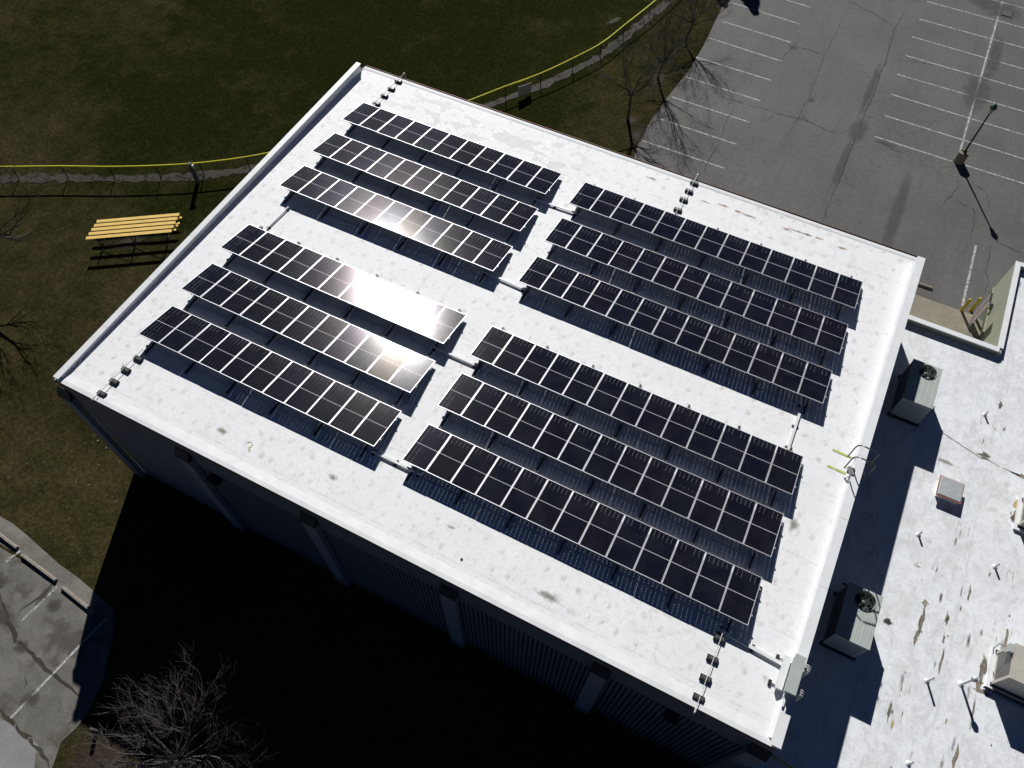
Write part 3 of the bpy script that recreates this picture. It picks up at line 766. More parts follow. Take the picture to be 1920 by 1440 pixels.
# centre x of the laminate texture: shift object space so the gaps fall between six columns
base_me = MB().box(-.03, .03, -2.44, .28, 0, .05).mesh('base_rail', M['railshade'])
beam_me = MB().box(-.02, .02, -1.98, -.02, -.085, -.042).mesh('tilt_beam', M['galv'])
legf_me = MB().box(-.02, .02, -.33, -.29, .05, .165).mesh('leg', M['galv'])
legr_me = MB().box(-.02, .02, -1.87, -1.83, .05, .44).mesh('leg', M['galv'])
brace_me = MB().tube([(0, -1.3, .06), (0, -1.84, .40)], .014, 6).mesh('brace', M['galv'])
clamp_me = MB().box(-.03, .03, -.02, .02, .02, .05).mesh('end_clamp', M['alu'])
stub_me = MB().box(-.052, -.036, 0, .26, .05, .10).box(.036, .052, 0, .26, .05, .10).mesh('rail_stub', M['galv'])
rows = [15.233, 12.544, 9.847, 5.403, 2.707, 0.0]
rowlab = ['farthest of far three', 'middle of far three', 'nearest of far three',
          'farthest of near three', 'middle of near three', 'nearest of near three']
rnd = random.Random(11)
ztile = 0.17
TADJ = {}
for side, (x0, n) in enumerate(((-.731, 11), (12.062, 13))):
    for j, y in enumerate(rows):
        what = ('eleven-panel solar array, left block, ' if side == 0 else 'thirteen-panel solar array, right block, ') + rowlab[j]
        extra = ''
        if side == 0 and j == 3: extra = ', blazing with glare'
        if side == 0 and j == 4: extra = ', right end glowing violet'
        if side == 1 and j == 5: extra = ''
        a = empty('solar_array', onroof(x0, y, 0), ROOFROT, label=what + extra, cat='solar array', group='tilted solar arrays on the white roof')
        rt = TILT + R(TADJ.get((side, j), 0))
        for k in range(n):
            jx, jy = rnd.gauss(0, .16), rnd.gauss(0, .22)
            if side == 0 and j in (2, 3, 4): jx *= .5; jy = jy * .45 + {2: .45, 3: -.30, 4: -.70}[j]
            p = put('solar_panel', lam, a, (k * PITCH, 0, ztile), (-(rt + R(jx)), R(jy), 0))
            put('panel_frame', frame_me, p)
        for yy in (-.45, -1.55):
            zc = ztile - yy / 1.0 * math.tan(TILT)
            MB().box(-.04, n * PITCH + .02, yy - .02, yy + .02, zc - .045, zc - .006).build('purlin', M['alu'] if False else M['galv'], a, fix=False)
        ns = 6 if side == 0 else 7
        for k in range(ns):
            lx = (.50 if side == 0 else .43) + k * 2.118
            put('base_rail', base_me, a, (lx, 0, .002))
            put('rail_stub', stub_me, a, (lx, 0, .002))
            put('leg', legf_me, a, (lx, 0, 0)); put('leg', legr_me, a, (lx, 0, 0)); put('brace', brace_me, a, (lx, 0, 0))
            put('tilt_beam', beam_me, a, (lx, 0, ztile), (-TILT, 0, 0))
        for yy in (-.45, -1.55):
            for xx in (-.03, n * PITCH + .01):
                put('end_clamp', clamp_me, a, (xx, yy, ztile - yy * math.tan(TILT) - .03))

# cable trays between the arrays
tl = ['white cable tray crossing the gap between the two farthest array rows', 'white cable tray crossing the gap between the third rows',
      'white cable tray crossing the middle gap beside the sun glare', 'white cable tray joining the two nearest array rows',
      'white cable tray running down from the right end of the far group', 'thin white cable tray linking the two groups at the left end',
      'long white cable tray leading from the last array to the box on the right parapet']
for i, (a, b) in enumerate(D['trays']):
    a = Vector(a); b = Vector(b); d = b - a; L = d.length; wd = (.08, .08, .09, .10, .10, .05, .12)[i]
    t = empty('cable_tray', onroof(a.x, a.y, 0), (-SLOPE, 0, math.atan2(d.y, d.x)), label=tl[i], cat='cable tray', group='cable trays on the roof')
    MB().box(0, L, -wd / 2, wd / 2, .05, .11).build('tray_cover', M['white_metal'], t)
    nb = max(2, int(L / 1.1) + 1)
    for k in range(nb):
        x = .12 + (L - .24) * k / (nb - 1)
        MB().box(x - .05, x + .05, -wd / 2 - .08, wd / 2 + .08, .0, .048).build('support_block', M['rubber'], t)
# pipe runs on rubber blocks
pl_ = ['grey conduit on four black blocks near the left corner of the roof', 'conduit on four black blocks at the far left corner, past the eave',
       'conduit on four black blocks at the far eave beyond the right block', 'conduit on four black blocks near the bottom right corner of the roof']
for i, (a, b) in enumerate(D['roof_pipes']):
    a = Vector(a); b = Vector(b)
    t = empty('roof_conduit', onroof(a.x, a.y, 0), ROOFROT, label=pl_[i], cat='conduit', group='conduit runs on rubber blocks')
    d = b - a
    far = i in (1, 2)
    MB().tube([(0, 0, .14), (d.x, d.y, .14)], .013, 8).build('conduit_pipe', M['pipe'], t)
    MB().tube([(0, 0, .14), (-d.x * .05, -d.y * .05, .14), (-d.x * .06, -d.y * .06, .04)] if not far else [(0, 0, .14), (0, .16, .14)], .03, 8).build('pipe_fitting', M['pipe'], t)
    if far:
        MB().tube([(0, .14, .14), (0, .17, .10), (0, .17, -1.2)], .017, 8).build('down_pipe', M['pipe'], t)
    for q in D['roof_blocks'][i]:
        x = q[0] - a.x; y = q[1] - a.y
        s = MB().section([(-.11, 0), (.11, 0), (.09, .10), (-.09, .10)], 'x', x - .19, x + .19)
        s.v = [(v[0], v[1] + y, v[2]) for v in s.v]
        bo = s.build('support_block', M['rubber'], t)
        MB().box(x - .15, x + .15, y - .035, y - .015, .101, .12).box(x - .15, x + .15, y + .015, y + .035, .101, .12).build('strut_channel', M['galv'], bo)

# equipment box on the right parapet
e = empty('electrical_box', (27.42, -2.8, rz(-2.8)), label='pale grey electrical box with conduit bundles, mounted on the right parapet near the bottom right', cat='electrical box')
MB().box(.02, .30, -.62, .62, .25, .62).build('box_body', M['unit'], e, bevel=.01)
MB().box(-.02, .34, -.66, .66, .622, .64).build('box_lid', M['unit'], e)
MB().box(-.24, -.02, -.58, .58, .10, .26).build('cable_trough', M['white_metal'], e)
for y in (-.45, .45):
    MB().box(-.40, .36, y - .02, y + .02, .03, .06).build('strut', M['galv'], e)
    MB().box(-.46, -.36, y - .09, y + .09, 0, .08).build('support_block', M['rubber'], e)
for y in (.36, .44, .52, -.34, -.42, -.50):
    MB().tube([(.30, y, .42), (.52, y, .42), (.60, y, .36), (.62, y, .2), (.62, y, -3.6)], .026, 8).build('conduit_pipe', M['pipe'], e)
MB().box(.10, .16, -1.05, -.63, .27, .31).build('strut', M['white_metal'], e)

# roof ladder with hoop rails
L = empty('roof_ladder', (27.70, 5.9, -4.0), label='ladder with two looped grab rails rising over the right parapet beside lime paint marks', cat='ladder')
for y in (.28, -.26):
    MB().tube([(-.46, y, 3.98), (-.46, y, 4.75), (-.44, y, 4.92), (-.34, y, 5.02), (-.20, y, 5.04), (.22, y, 5.0), (.34, y, 4.94), (.38, y, 4.80), (.38, y, 3.9)], .026, 10).build('hoop_rail', M['rails'], L)
    MB().tube([(.24, y, 0.0), (.24, y, 4.2)], .025, 8).build('side_rail', M['rails'], L)
    MB().box(-.01, .40, y - .02, y + .02, 3.86, 3.90).build('bracket', M['rails'], L)
    MB().tube([(-.46, y, 4.0), (-.1, y, 4.0)], .015, 6).build('foot_bar', M['rails'], L)
for k in range(13):
    MB().tube([(.24, -.26, .3 + k * .3), (.24, .28, .3 + k * .3)], .013, 6).build('rung', M['rails'], L)
MB().box(-.36, -.10, -.5, -.2, 4.06, 4.13).build('foot_plate', M['galv'], L)

# ------------------------------------------------------------------ annex with the lower roof
ZL = -3.95
an = empty('annex_building', (31, 6, -6.3), label='lower annex with a stained white flat roof and olive walls, right of the tall building', cat='building')
ai = Vector((-31, -6, 6.3))
def ab(mb, name, mat, kind=None, bevel=0):
    mb.v = [tuple(Vector(v) + ai) for v in mb.v]
    o = mb.build(name, mat, an, bevel=bevel)
    if kind: o['kind'] = kind
    return o
ab(MB().prism([(X1, -9), (48, -9), (48, 23.45), (33.3, 23.45), (33.3, 17.55), (33.0, 17.4), (X1, 17.4)], ZL - .2, ZL), 'roof_membrane', M['lowmembrane'])
ab(MB().box(X1 - .01, 33.0, 17.42, 17.62, -7, -3.68), 'wall', M['annexwall'])
ab(MB().box(33.03, 33.23, 17.4, 23.68, -5.86, -3.68), 'wall', M['annexwall'])
ab(MB().box(33.232, 48, 23.48, 23.68, -7, -3.68), 'wall', M['annexwall'])
ab(MB().box(33.0, 33.22, 17.63, 23.70, -6.9, -5.87), 'block_wainscot', M['split'])
nb = MB()
for k in range(38): nb.box(32.955, 33.028, 17.7 + k * .158, 17.78 + k * .158, -5.93, -5.86)
ab(nb, 'dentil_course', M['split'], 'stuff')
ab(MB().box(32.98, 33.028, 17.63, 23.70, -5.858, -5.80), 'ledge', M['annexwall'])
# copings
ab(MB().box(X1 + .0, 33.10, 17.39, 17.66, -3.678, -3.62), 'coping', M['white_metal'])
for (a, b) in ((17.665, 20.6), (20.61, 23.70)):
    ab(MB().box(33.0, 33.26, a, b, -3.676, -3.62), 'coping', M['white_metal'])
for (a, b) in ((33.262, 36.5), (36.51, 40), (40.01, 48)):
    ab(MB().box(a, b, 23.45, 23.72, -3.678, -3.62), 'coping', M['white_metal'])
ab(MB().box(X1, 48, -9.2, -9.0, -8.5, -3.70), 'wall', M['annexwall'])
ab(MB().box(47.99, 48.2, -9.2, 23.7, -8.5, -3.70), 'wall', M['annexwall'])
ab(MB().box(X1, X1 + .2, -8.98, -5.2, -9.2, -3.70), 'wall', M['annexwall'])
ab(MB().tube([(27.9, -4.4, ZL + .06), (29.5, -4.55, ZL + .06), (33, -4.8, ZL + .06)], .03, 8), 'gas_pipe', M['bollard'])
lz = lambda x, y: ZL
for (x, y, rx, ry, mt) in ((34.98, 1.9, .15, .5, 'blot_grey'), (35.0, 2.3, .2, .2, 'blot_grey'), (33.4, 3.4, .08, .3, 'blot_oil'), (32.5, 2.8, .12, .6, 'blot_grey'), (32.45, 2.2, .09, .35, 'blot_grey'), (35.25, 9.8, .42, .42, 'blot_yell'), (35.1, 9.1, .14, .3, 'blot_oil'), (35.2, 1.25, .28, .14, 'blot_grey'),
        (33.5, 2.1, .07, .28, 'blot_grey'), (33.3, 1.5, .07, .35, 'blot_grey'), (34.45, -1.1, .12, .5, 'blot_grey'), (34.9, .2, .08, .9, 'blot_grey'), (31.9, 5.1, .3, .08, 'blot_grey'), (33.55, 11.5, .4, .18, 'blot_grey'), (34.9, 11.3, .5, .08, 'blot_dark'), (33.7, 4.9, .07, .5, 'blot_grey'),
        (32.1, -.9, .10, .55, 'blot_grey'), (32.3, -1.4, .09, .3, 'blot_yell'), (29.6, 3.0, .7, .12, 'blot_dark'), (30.6, 2.6, .5, .14, 'blot_dark'), (31.3, 2.3, .35, .25, 'blot_dark'), (34.3, 3.0, .10, .5, 'blot_oil'), (34.7, 3.5, .12, .2, 'blot_grey'), (32.05, 10.5, .8, .18, 'blot_grey'), (35.5, 3.3, .12, .7, 'blot_grey'),
        (34.2, -2.0, .12, .55, 'blot_grey'), (33.1, 6.9, .1, .35, 'blot_grey'), (32.3, .3, .07, .5, 'blot_grey'), (33.0, 4.2, .08, .35, 'blot_oil')):
    b = blot('dirt_stain', x, y, rx, ry, M[mt], .006 + (x * 7 % 1) * .004, None, zf=lz); b.parent = an; b.location = b.location + ai
rnd = random.Random(77)
def peel(x, y, ln_, wd, mt, k):
    m = MB(); n = 14; ph = [rnd.uniform(.45, 1.5) for _ in range(n)]
    m.v.append((x, y, ZL + .004 + k * 1e-4))
    for i in range(n):
        t = 2 * math.pi * i / n; m.v.append((x + wd * ph[i] * math.cos(t) + .3 * wd * math.sin(3 * t), y + ln_ * ph[(i * 5) % n] * math.sin(t), ZL + .004 + k * 1e-4))
    for i in range(n): m.f.append((0, 1 + i, 1 + (i + 1) % n))
    o = m.build('peeling_patch', mt, None, fix=False); o.parent = an; o.location = ai
cl = [(34.98, 2.2, .5, .12), (34.95, 1.5, .3, .1), (35.1, 1.25, .08, .3), (32.5, 2.9, .55, .07), (32.42, 2.1, .4, .05), (33.4, 3.45, .28, .07), (33.42, 2.6, .25, .05), (33.5, 1.7, .45, .05), (32.5, 3.7, .15, .12),
      (35.3, 9.9, .3, .18), (35.15, 9.2, .25, .12), (35.2, 11.3, .1, .25), (33.5, 11.6, .16, .2), (34.9, .4, .6, .04), (34.6, -1.5, .4, .06), (32.1, -1.0, .35, .05), (34.0, 4.9, .35, .05), (35.6, 3.7, .6, .07), (33.75, 14.6, .2, .06), (34.1, 13.4, .12, .05)]
for k, c in enumerate(cl):
    peel(*c, M['peel'] if k % 3 else M['peeldark'], k)
for k in range(22):
    x = rnd.choice([32.45, 33.45, 33.9, 34.95, 35.5]) + rnd.gauss(0, .14); y = rnd.uniform(-4, 15) if rnd.random() < .4 else rnd.gauss(2.5, 2)
    peel(x, y, rnd.uniform(.03, .16), rnd.uniform(.012, .04), M['peel'] if rnd.random() < .6 else M['peeldark'], k + 20)
for a in D['seamlow'][:1]:
    o = ribbon('roof_seam', a, .035, M['peeldark'], .005, None, zf=lz, jitter=.02, seed=3); o.parent = an; o.location = ai
# door and wall lantern in the recess
dr = empty('open_door', (32.40, 21.1, -6.2), label='tall reddish-grey door leaf standing open against the olive annex wall', cat='door')
MB().box(-.02, .02, -.29, .29, 0, 2.05).build('door_leaf', M['door'], dr)
MB().box(-.03, .03, -.33, -.292, 0, 2.08).box(-.03, .03, .292, .33, 0, 2.08).build('door_edge', M['white_metal'], dr)
MB().box(-.04, .04, -.33, .33, 2.082, 2.11).build('door_top', M['dark'], dr)
wl = empty('wall_lantern', (33.03, 21.92, -5.5), label='small dark wall lantern with a yellow glass on the olive annex wall', cat='lantern')
MB().box(-.17, -.03, -.09, .09, -.12, .12).build('lantern_glass', M['lampglass'], wl)
MB().box(-.19, 0, -.11, .11, .122, .16).build('lantern_cap', M['black'], wl)
bl = ['yellow steel bollard in front of the walkway corner, the left of the two', 'yellow steel bollard close to the open door, the right of the two']
for i, (x, y) in enumerate(D['boll']):
    b = empty('bollard', (x, y, -6.3 + (.1 if i == 9 else 0)), label=bl[i], cat='bollard', group='yellow bollards by the annex door')
    MB().lathe([(.085, 0), (.085, 1.0), (.075, 1.04), (.04, 1.07), (.01, 1.075)], 16).build('bollard_post', M['bollard'], b)
    MB().lathe([(.13, .0), (.13, .02), (.09, .03)], 12).build('bollard_base', M['rust'], b)

# ---- rooftop condensing units
def hole_plate(m, x0, x1, y0, y1, cx, cy, r, z, n=32):
    """flat plate with a round hole, as one ring of quads and corner fans"""
    b = len(m.v); circ = []; outer = []
    for k in range(n):
        t = 2 * math.pi * k / n; c, s_ = math.cos(t), math.sin(t)
        circ.append((cx + r * c, cy + r * s_, z))
        tx = (x1 - cx) / c if c > 1e-9 else ((x0 - cx) / c if c < -1e-9 else 1e9)
        ty = (y1 - cy) / s_ if s_ > 1e-9 else ((y0 - cy) / s_ if s_ < -1e-9 else 1e9)
        tt = min(tx, ty); outer.append((cx + tt * c, cy + tt * s_, z))
    m.v += circ + outer
    for k in range(n):
        k2 = (k + 1) % n
        m.f.append((b + k, b + n + k, b + n + k2, b + k2))
    for (qx, qy) in ((x0, y0), (x1, y0), (x1, y1), (x0, y1)):
        ang = math.atan2(qy - cy, qx - cx) % (2 * math.pi); k = int(ang / (2 * math.pi) * n) % n; k2 = (k + 1) % n
        m.v.append((qx, qy, z)); m.f.append((b + n + k, len(m.v) - 1, b + n + k2))

def ac_unit(name, loc, w, l, h, fan, fr_, label, mat, beads=True, coil=False, hook=True):
    u = empty(name, loc, label=label, cat='air conditioner', group='rooftop air conditioning units')
    body = MB()
    z0, z1 = .15, h
    body.add([(0, 0, z0), (w, 0, z0), (w, l, z0), (0, l, z0), (0, 0, z1), (w, 0, z1), (w, l, z1), (0, l, z1)], [(0, 3, 2, 1), (0, 1, 5, 4), (1, 2, 6, 5), (2, 3, 7, 6), (3, 0, 4, 7)])
    body.build('casing', mat, u, fix=False)
    tp = MB(); hole_plate(tp, -.02, w + .02, -.02, l + .02, fan[0], fan[1], fr_, z1 + .02)
    b = len(tp.v)
    tp.v += [(-.02, -.02, z1 + .02), (w + .02, -.02, z1 + .02), (w + .02, l + .02, z1 + .02), (-.02, l + .02, z1 + .02), (-.02, -.02, z1 - .04), (w + .02, -.02, z1 - .04), (w + .02, l + .02, z1 - .04), (-.02, l + .02, z1 - .04)]
    tp.f += [(b, b + 4, b + 5, b + 1), (b + 1, b + 5, b + 6, b + 2), (b + 2, b + 6, b + 7, b + 3), (b + 3, b + 7, b + 4, b)]
    top = tp.build('top_panel', mat, u)
    # shroud down into the casing is a part; the casing top is left open beneath the plate
    sh = MB(); n = 32
    for z in (z1 + .05, z1 - .35):
        for k in range(n):
            t = 2 * math.pi * k / n; sh.v.append((fan[0] + (fr_ if z > z1 else fr_ * .97) * math.cos(t), fan[1] + (fr_ if z > z1 else fr_ * .97) * math.sin(t), z))
    for k in range(n): sh.f.append((k, (k + 1) % n, n + (k + 1) % n, n + k))
    sh.build('fan_shroud', mat, u, fix=False)
    MB().lathe([(fr_ * .96, z1 - .36), (fr_ * .96, z1 - .34)], 24, fan).build('fan_well_floor', M['black'], u)
    hub = MB().lathe([(.09, z1 - .22), (.09, z1 - .10), (.05, z1 - .08)], 14, fan).build('fan_hub', M['fan'], u)
    for k in range(4):
        a = k * math.pi / 2 + .5; bm = MB(); pts = []
        for r_, wd in ((.07, .10), (fr_ * .55, .22), (fr_ * .9, .26)):
            for sgn in (-1, 1):
                t = a + sgn * math.atan(wd / 2 / r_) if r_ > .1 else a + sgn * .7
                pts.append((fan[0] + r_ * math.cos(t), fan[1] + r_ * math.sin(t), z1 - .15 + sgn * .035))
        bm.add(pts, [(0, 2, 3, 1), (2, 4, 5, 3)]).build('fan_blade', M['fan'], hub, fix=False)
    g = MB()
    for k in range(4):
        a = k * math.pi / 4 + .2
        g.tube([(fan[0] - fr_ * math.cos(a), fan[1] - fr_ * math.sin(a), z1 + .04), (fan[0] + fr_ * math.cos(a), fan[1] + fr_ * math.sin(a), z1 + .04)], .006, 5)
    for rr in (.35, .7):
        g.tube([(fan[0] + fr_ * rr * math.cos(t * math.pi / 12), fan[1] + fr_ * rr * math.sin(t * math.pi / 12), z1 + .04) for t in range(25)], .006, 5, cap=False)
    g.build('fan_guard', M['rails'], u)
    if beads:
        for i, x in enumerate((w * .52, w * .71, w * .90)):
            y1_ = l * .55 if i < 2 else l * .93
            MB().section([(x - .018, z1 + .0202), (x, z1 + .034), (x + .018, z1 + .0202)], 'y', .08, y1_).build('pressed_bead', mat, u)
    MB().box(-.06, w + .06, -.06, .08, 0, .148).build('skid', M['dark'], u)
    MB().box(-.06, w + .06, l - .08, l + .06, 0, .148).build('skid', M['dark'], u)
    if coil:
        MB().box(-.012, -.002, .12, l - .12, .28, h - .15).build('coil_grille', M['coil'], u)
        for (a, b, c, d) in ((0, .12, .15, h), (l - .12, l, .15, h)):
            MB().box(-.03, -.001, a, b, c, d).build('corner_post', mat, u)
    else:
        lv = MB()
        for k in range(9): lv.box(.10, w - .10, -.014, -.002, .35 + k * .11, .40 + k * .11)
        lv.build('louvres', mat, u); 
        MB().box(-.012, -.002, .10, l - .10, .30, h - .12).build('coil_grille', M['coil'], u)
        MB().box(w + .002, w + .012, .10, l - .10, .30, h - .12).build('coil_grille', M['coil'], u)
    if hook:
        MB().tube([(w, .32, h - .30), (w + .16, .34, h - .22), (w + .20, .28, h - .40), (w + .15, .2, h - .75), (w + .02, .16, h - .95)], .018, 7).build('cable_loop', M['black'], u)
    return u
ac_unit('condensing_unit', (29.22, 11.75, ZL), 1.26, 2.27, 1.55, (.70, 1.83), .40, 'grey-green box air conditioner half in shadow, the farther one beside the tall wall', M['unit'])
ac_unit('condensing_unit', (29.17, .24, ZL), 1.26, 2.18, 1.55, (.70, 1.72), .40, 'grey-green box air conditioner with ladder loop shadows on its top, the nearer one', M['unit'])
u3 = ac_unit('condensing_unit', (35.32, 1.65, ZL), 1.7, 1.35, 1.42, (.98, .62), .44, 'beige air conditioner with a coil grille on the stained roof, low on the right edge', M['beige'], beads=False, coil=True, hook=False)
MB().box(-.16, 1.9, -.20, 1.5, 0, .12).build('curb', M['white_metal'], u3)
MB().box(-.24, 2.0, -.24, -.19, .05, .20).build('curb_flashing', M['dark'], u3)
MB().box(-.20, -.03, .96, 1.28, 1.10, 1.42).build('junction_box', M['unit'], u3)
MB().tube([(-.2, 1.2, 1.2), (-.42, 1.22, 1.1), (-.45, 1.1, .8), (-.3, 1.0, .5)], .015, 7).build('cable_loop', M['rails'], u3)
u4 = ac_unit('condensing_unit', (35.32, 8.75, ZL), 1.7, 1.35, 1.42, (.98, .62), .44, 'beige air conditioner beside a yellow-stained puddle, cut by the right edge of the photo', M['beige'], beads=False, coil=True, hook=False)
MB().box(-.16, 1.9, -.20, 1.5, 0, .12).build('curb', M['white_metal'], u4)

# hatch
h = empty('roof_hatch', (31.86, 8.52, ZL), label='low square roof hatch with a grey lid and rusty red rim', cat='roof hatch')
MB().box(.06, .92, .06, .92, 0, .30).build('hatch_curb', M['parapet'], h)
MB().box(-.02, 1.0, -.02, 1.0, .302, .345).build('hatch_rim', M['rust'], h)
MB().add([(.02, .03, .346), (.98, .03, .346), (.98, .98, .346), (.02, .98, .346), (.045, .055, .368), (.955, .055, .368), (.955, .955, .368), (.045, .955, .368)], [(4, 5, 6, 7), (0, 1, 5, 4), (1, 2, 6, 5), (2, 3, 7, 6), (3, 0, 4, 7)]).build('hatch_lid', M['hatch'], h)
# vent pipes
vl = ['short white vent pipe in the middle of the stained roof, above the rust runs', 'short vent pipe on the clean upper part of the lower roof', 'short vent pipe near the right edge, between the two beige units',
      'taller white vent pipe left of the ball-topped vent', 'vent pipe at the bottom edge of the lower roof']
for i, (x, y) in enumerate(D['pipes']):
    hh = (.32, .30, .34, .58, .40)[i]
    v = empty('vent_pipe', (x, y, ZL), label=vl[i], cat='vent pipe', group='white plumbing vents on the lower roof')
    MB().lathe([(.045, 0), (.045, hh), (.034, hh), (.034, hh - .12)], 14).build('pipe_body', M['white_metal'], v)
    MB().lathe([(.12, .002), (.11, .012), (.05, .05), (.046, .06)], 14).build('pipe_flashing', M['parapet'], v)
gx, gy = D['goose']
v = empty('ball_vent', (gx, gy, ZL), label='tall slim vent pipe with a round ball cap and a long shadow', cat='vent pipe')
MB().lathe([(.05, 0), (.05, .9), (.055, .9), (.055, .96), (.04, .98)], 14).build('pipe_body', M['parapet'], v)
MB().lathe([(.03, .90), (.10, .93), (.125, 1.0), (.10, 1.07), (.03, 1.11)], 16).build('ball_cap', M['hatch'], v)
MB().lathe([(.14, .002), (.12, .015), (.052, .05)], 14).build('pipe_flashing', M['parapet'], v)

# ------------------------------------------------------------------ playing field fence
fp = [tuple(q) for q in D['fence'] if q]
i6 = 6
fp = [(-28.2, 4.6), (-25.4, 5.75)] + fp[:6] + [(-8.3, 16.45), (-6.25, 18.6), (-4.2, 20.9), (-2.25, 23.15), (-.45, 25.45)] + fp[6:] + [(8.1, 44.3), (8.35, 47.2), (8.5, 50.2)]
HF = 1.0
F = empty('field_fence', (0, 0, hgt(0, 25)), label='low curved chain-link fence with a bright yellow top cap round the playing field', cat='fence')
fz = hgt(0, 25)
cap = []
for i in range(len(fp) - 1):
    p0 = Vector(fp[max(i - 1, 0)]); p1 = Vector(fp[i]); p2 = Vector(fp[i + 1]); p3 = Vector(fp[min(i + 2, len(fp) - 1)])
    for k in range(4):
        t = k / 4
        q = .5 * ((2 * p1) + (-p0 + p2) * t + (2 * p0 - 5 * p1 + 4 * p2 - p3) * t * t + (-p0 + 3 * p1 - 3 * p2 + p3) * t ** 3)
        cap.append((q.x, q.y, hgt(q.x, q.y) + HF - fz))
MB().tube(cap, .045, 8).build('top_cap', M['yellowcap'], F)
for (x, y) in fp:
    MB().tube([(x, y, hgt(x, y) - fz - .1), (x, y, hgt(x, y) - fz + HF - .02)], .03, 8).build('fence_post', M['fence'], F)
wm = MB()
for i in range(len(cap) - 1):
    a = Vector(cap[i]); b = Vector(cap[i + 1]); L_ = (b - a).length; n = max(1, int(L_ / .14))
    for k in range(n):
        for s_ in (0, 1):
            p = a.lerp(b, k / n); q = a.lerp(b, min(1.0, (k + 4) / n))
            z_hi, z_lo = p.z - .06, p.z - HF + .03
            if s_: z_hi, z_lo = z_lo, z_hi
            d = (b - a).normalized(); nr = Vector((-d.y, d.x, 0)) * .0025
            wm.add([(p.x - nr.x, p.y - nr.y, z_hi), (p.x + nr.x, p.y + nr.y, z_hi), (q.x + nr.x, q.y + nr.y, z_lo), (q.x - nr.x, q.y - nr.y, z_lo),
                    (p.x, p.y, z_hi + .005), (q.x, q.y, z_lo + .005)], [(0, 1, 2, 3), (0, 4, 5, 3), (1, 4, 5, 2)])
w_ = wm.build('chain_link_mesh', M['fence'], F, fix=False); w_['kind'] = 'stuff'
# gravel strip and stones under the fence
gr = ribbon('gravel_strip', [(c[0], c[1]) for c in cap], .66, M['gravel'], .006, jitter=.08, seed=8); tag(gr, kind='structure')
st = MB(); rnd = random.Random(3)
for k in range(5200):
    i = rnd.randrange(len(cap) - 1); t = rnd.random(); x = cap[i][0] * (1 - t) + cap[i + 1][0] * t; y = cap[i][1] * (1 - t) + cap[i + 1][1] * t
    if not (-24 < x < -7.5 or x > -.5): continue
    dens = .35 + .65 * sst(2, 6, x) if x > -1 else .45
    if rnd.random() > dens: continue
    d = Vector((cap[i + 1][0] - cap[i][0], cap[i + 1][1] - cap[i][1])).normalized()
    off = rnd.gauss(-.03, .15); x += -d.y * off; y += d.x * off; r_ = rnd.uniform(.014, .045); z = hgt(x, y)
    a = rnd.uniform(0, 6)
    vs = [(x + r_ * math.cos(a + q * 2.09) * rnd.uniform(.7, 1.4), y + r_ * math.sin(a + q * 2.09) * rnd.uniform(.7, 1.4), z) for q in range(3)] + [(x, y, z + r_ * .9)]
    st.add(vs, [(0, 1, 3), (1, 2, 3), (2, 0, 3)])
tag(st.build('fence_stones', M['stones'], fix=False), label='pale loose stones scattered under the curved fence', cat='stones', kind='stuff')
# litter specks and leaves on the lawns
lt = MB()
for k in range(900):
    x = rnd.uniform(-24, 12); y = rnd.uniform(-10, 45)
    if X0 - .2 < x < X1 and Y0 - 1 < y < 18.3: continue
    if rnd.random() < .5 and not (6 < x < 12 and 20 < y < 45): 
        if rnd.random() < .8: continue
    r_ = rnd.uniform(.012, .032); z = hgt(x, y) + .01; a = rnd.uniform(0, 6)
    lt.add([(x + r_ * math.cos(a), y + r_ * math.sin(a), z), (x - r_ * .6 * math.sin(a), y + r_ * .6 * math.cos(a), z + .01), (x - r_ * math.cos(a), y - r_ * math.sin(a), z + .005)], [(0, 1, 2)])
for k in range(46):
    x = rnd.uniform(-9, -3.2); y = rnd.uniform(-9.5, -3); r_ = rnd.uniform(.02, .06) if k % 5 == 0 else rnd.uniform(.015, .03); z = hgt(x, y) + .02; a = rnd.uniform(0, 6)
    lt.add([(x + r_ * math.cos(a), y + r_ * math.sin(a), z), (x - r_ * math.sin(a), y + r_ * math.cos(a), z + .02), (x - r_ * math.cos(a), y - r_ * math.sin(a), z + .005), (x + r_ * .5 * math.sin(a), y - r_ * .6 * math.cos(a), z)], [(0, 1, 2, 3)])
tag(lt.build('leaf_litter', M['stones'], fix=False), label='small pale leaves and litter specks strewn over the grass', cat='leaves', kind='stuff')
# sign on the fence
(sx0, sy0), (sx1, sy1) = D['sign']
d = Vector((sx1 - sx0, sy1 - sy0)); Ls = .98; an_ = math.atan2(d.y, d.x)
cx, cy = (sx0 + sx1) / 2, (sy0 + sy1) / 2
S = empty('fence_sign', (cx + .06 * math.sin(an_), cy - .06 * math.cos(an_), hgt(cx, cy) + .16), (0, 0, an_), label='small white sign with faded reddish print hung on the curved fence', cat='sign')
MB().box(-Ls / 2, Ls / 2, -.012, .0, 0, .78).build('sign_board', M['signwhite'], S)
rnd2 = random.Random(2)
for k in range(4):
    z = .16 + k * .15; x = -.40; tm = MB()
    while x < .38:
        w2 = rnd2.uniform(.03, .09); hgt2 = .05 if k in (2, 3) else .03
        tm.box(x, x + w2, -.0155, -.0125, z, z + hgt2 * rnd2.uniform(.7, 1.2)); x += w2 + rnd2.uniform(.012, .04)
    tm.build('faded_print_line', M['signred'], S)

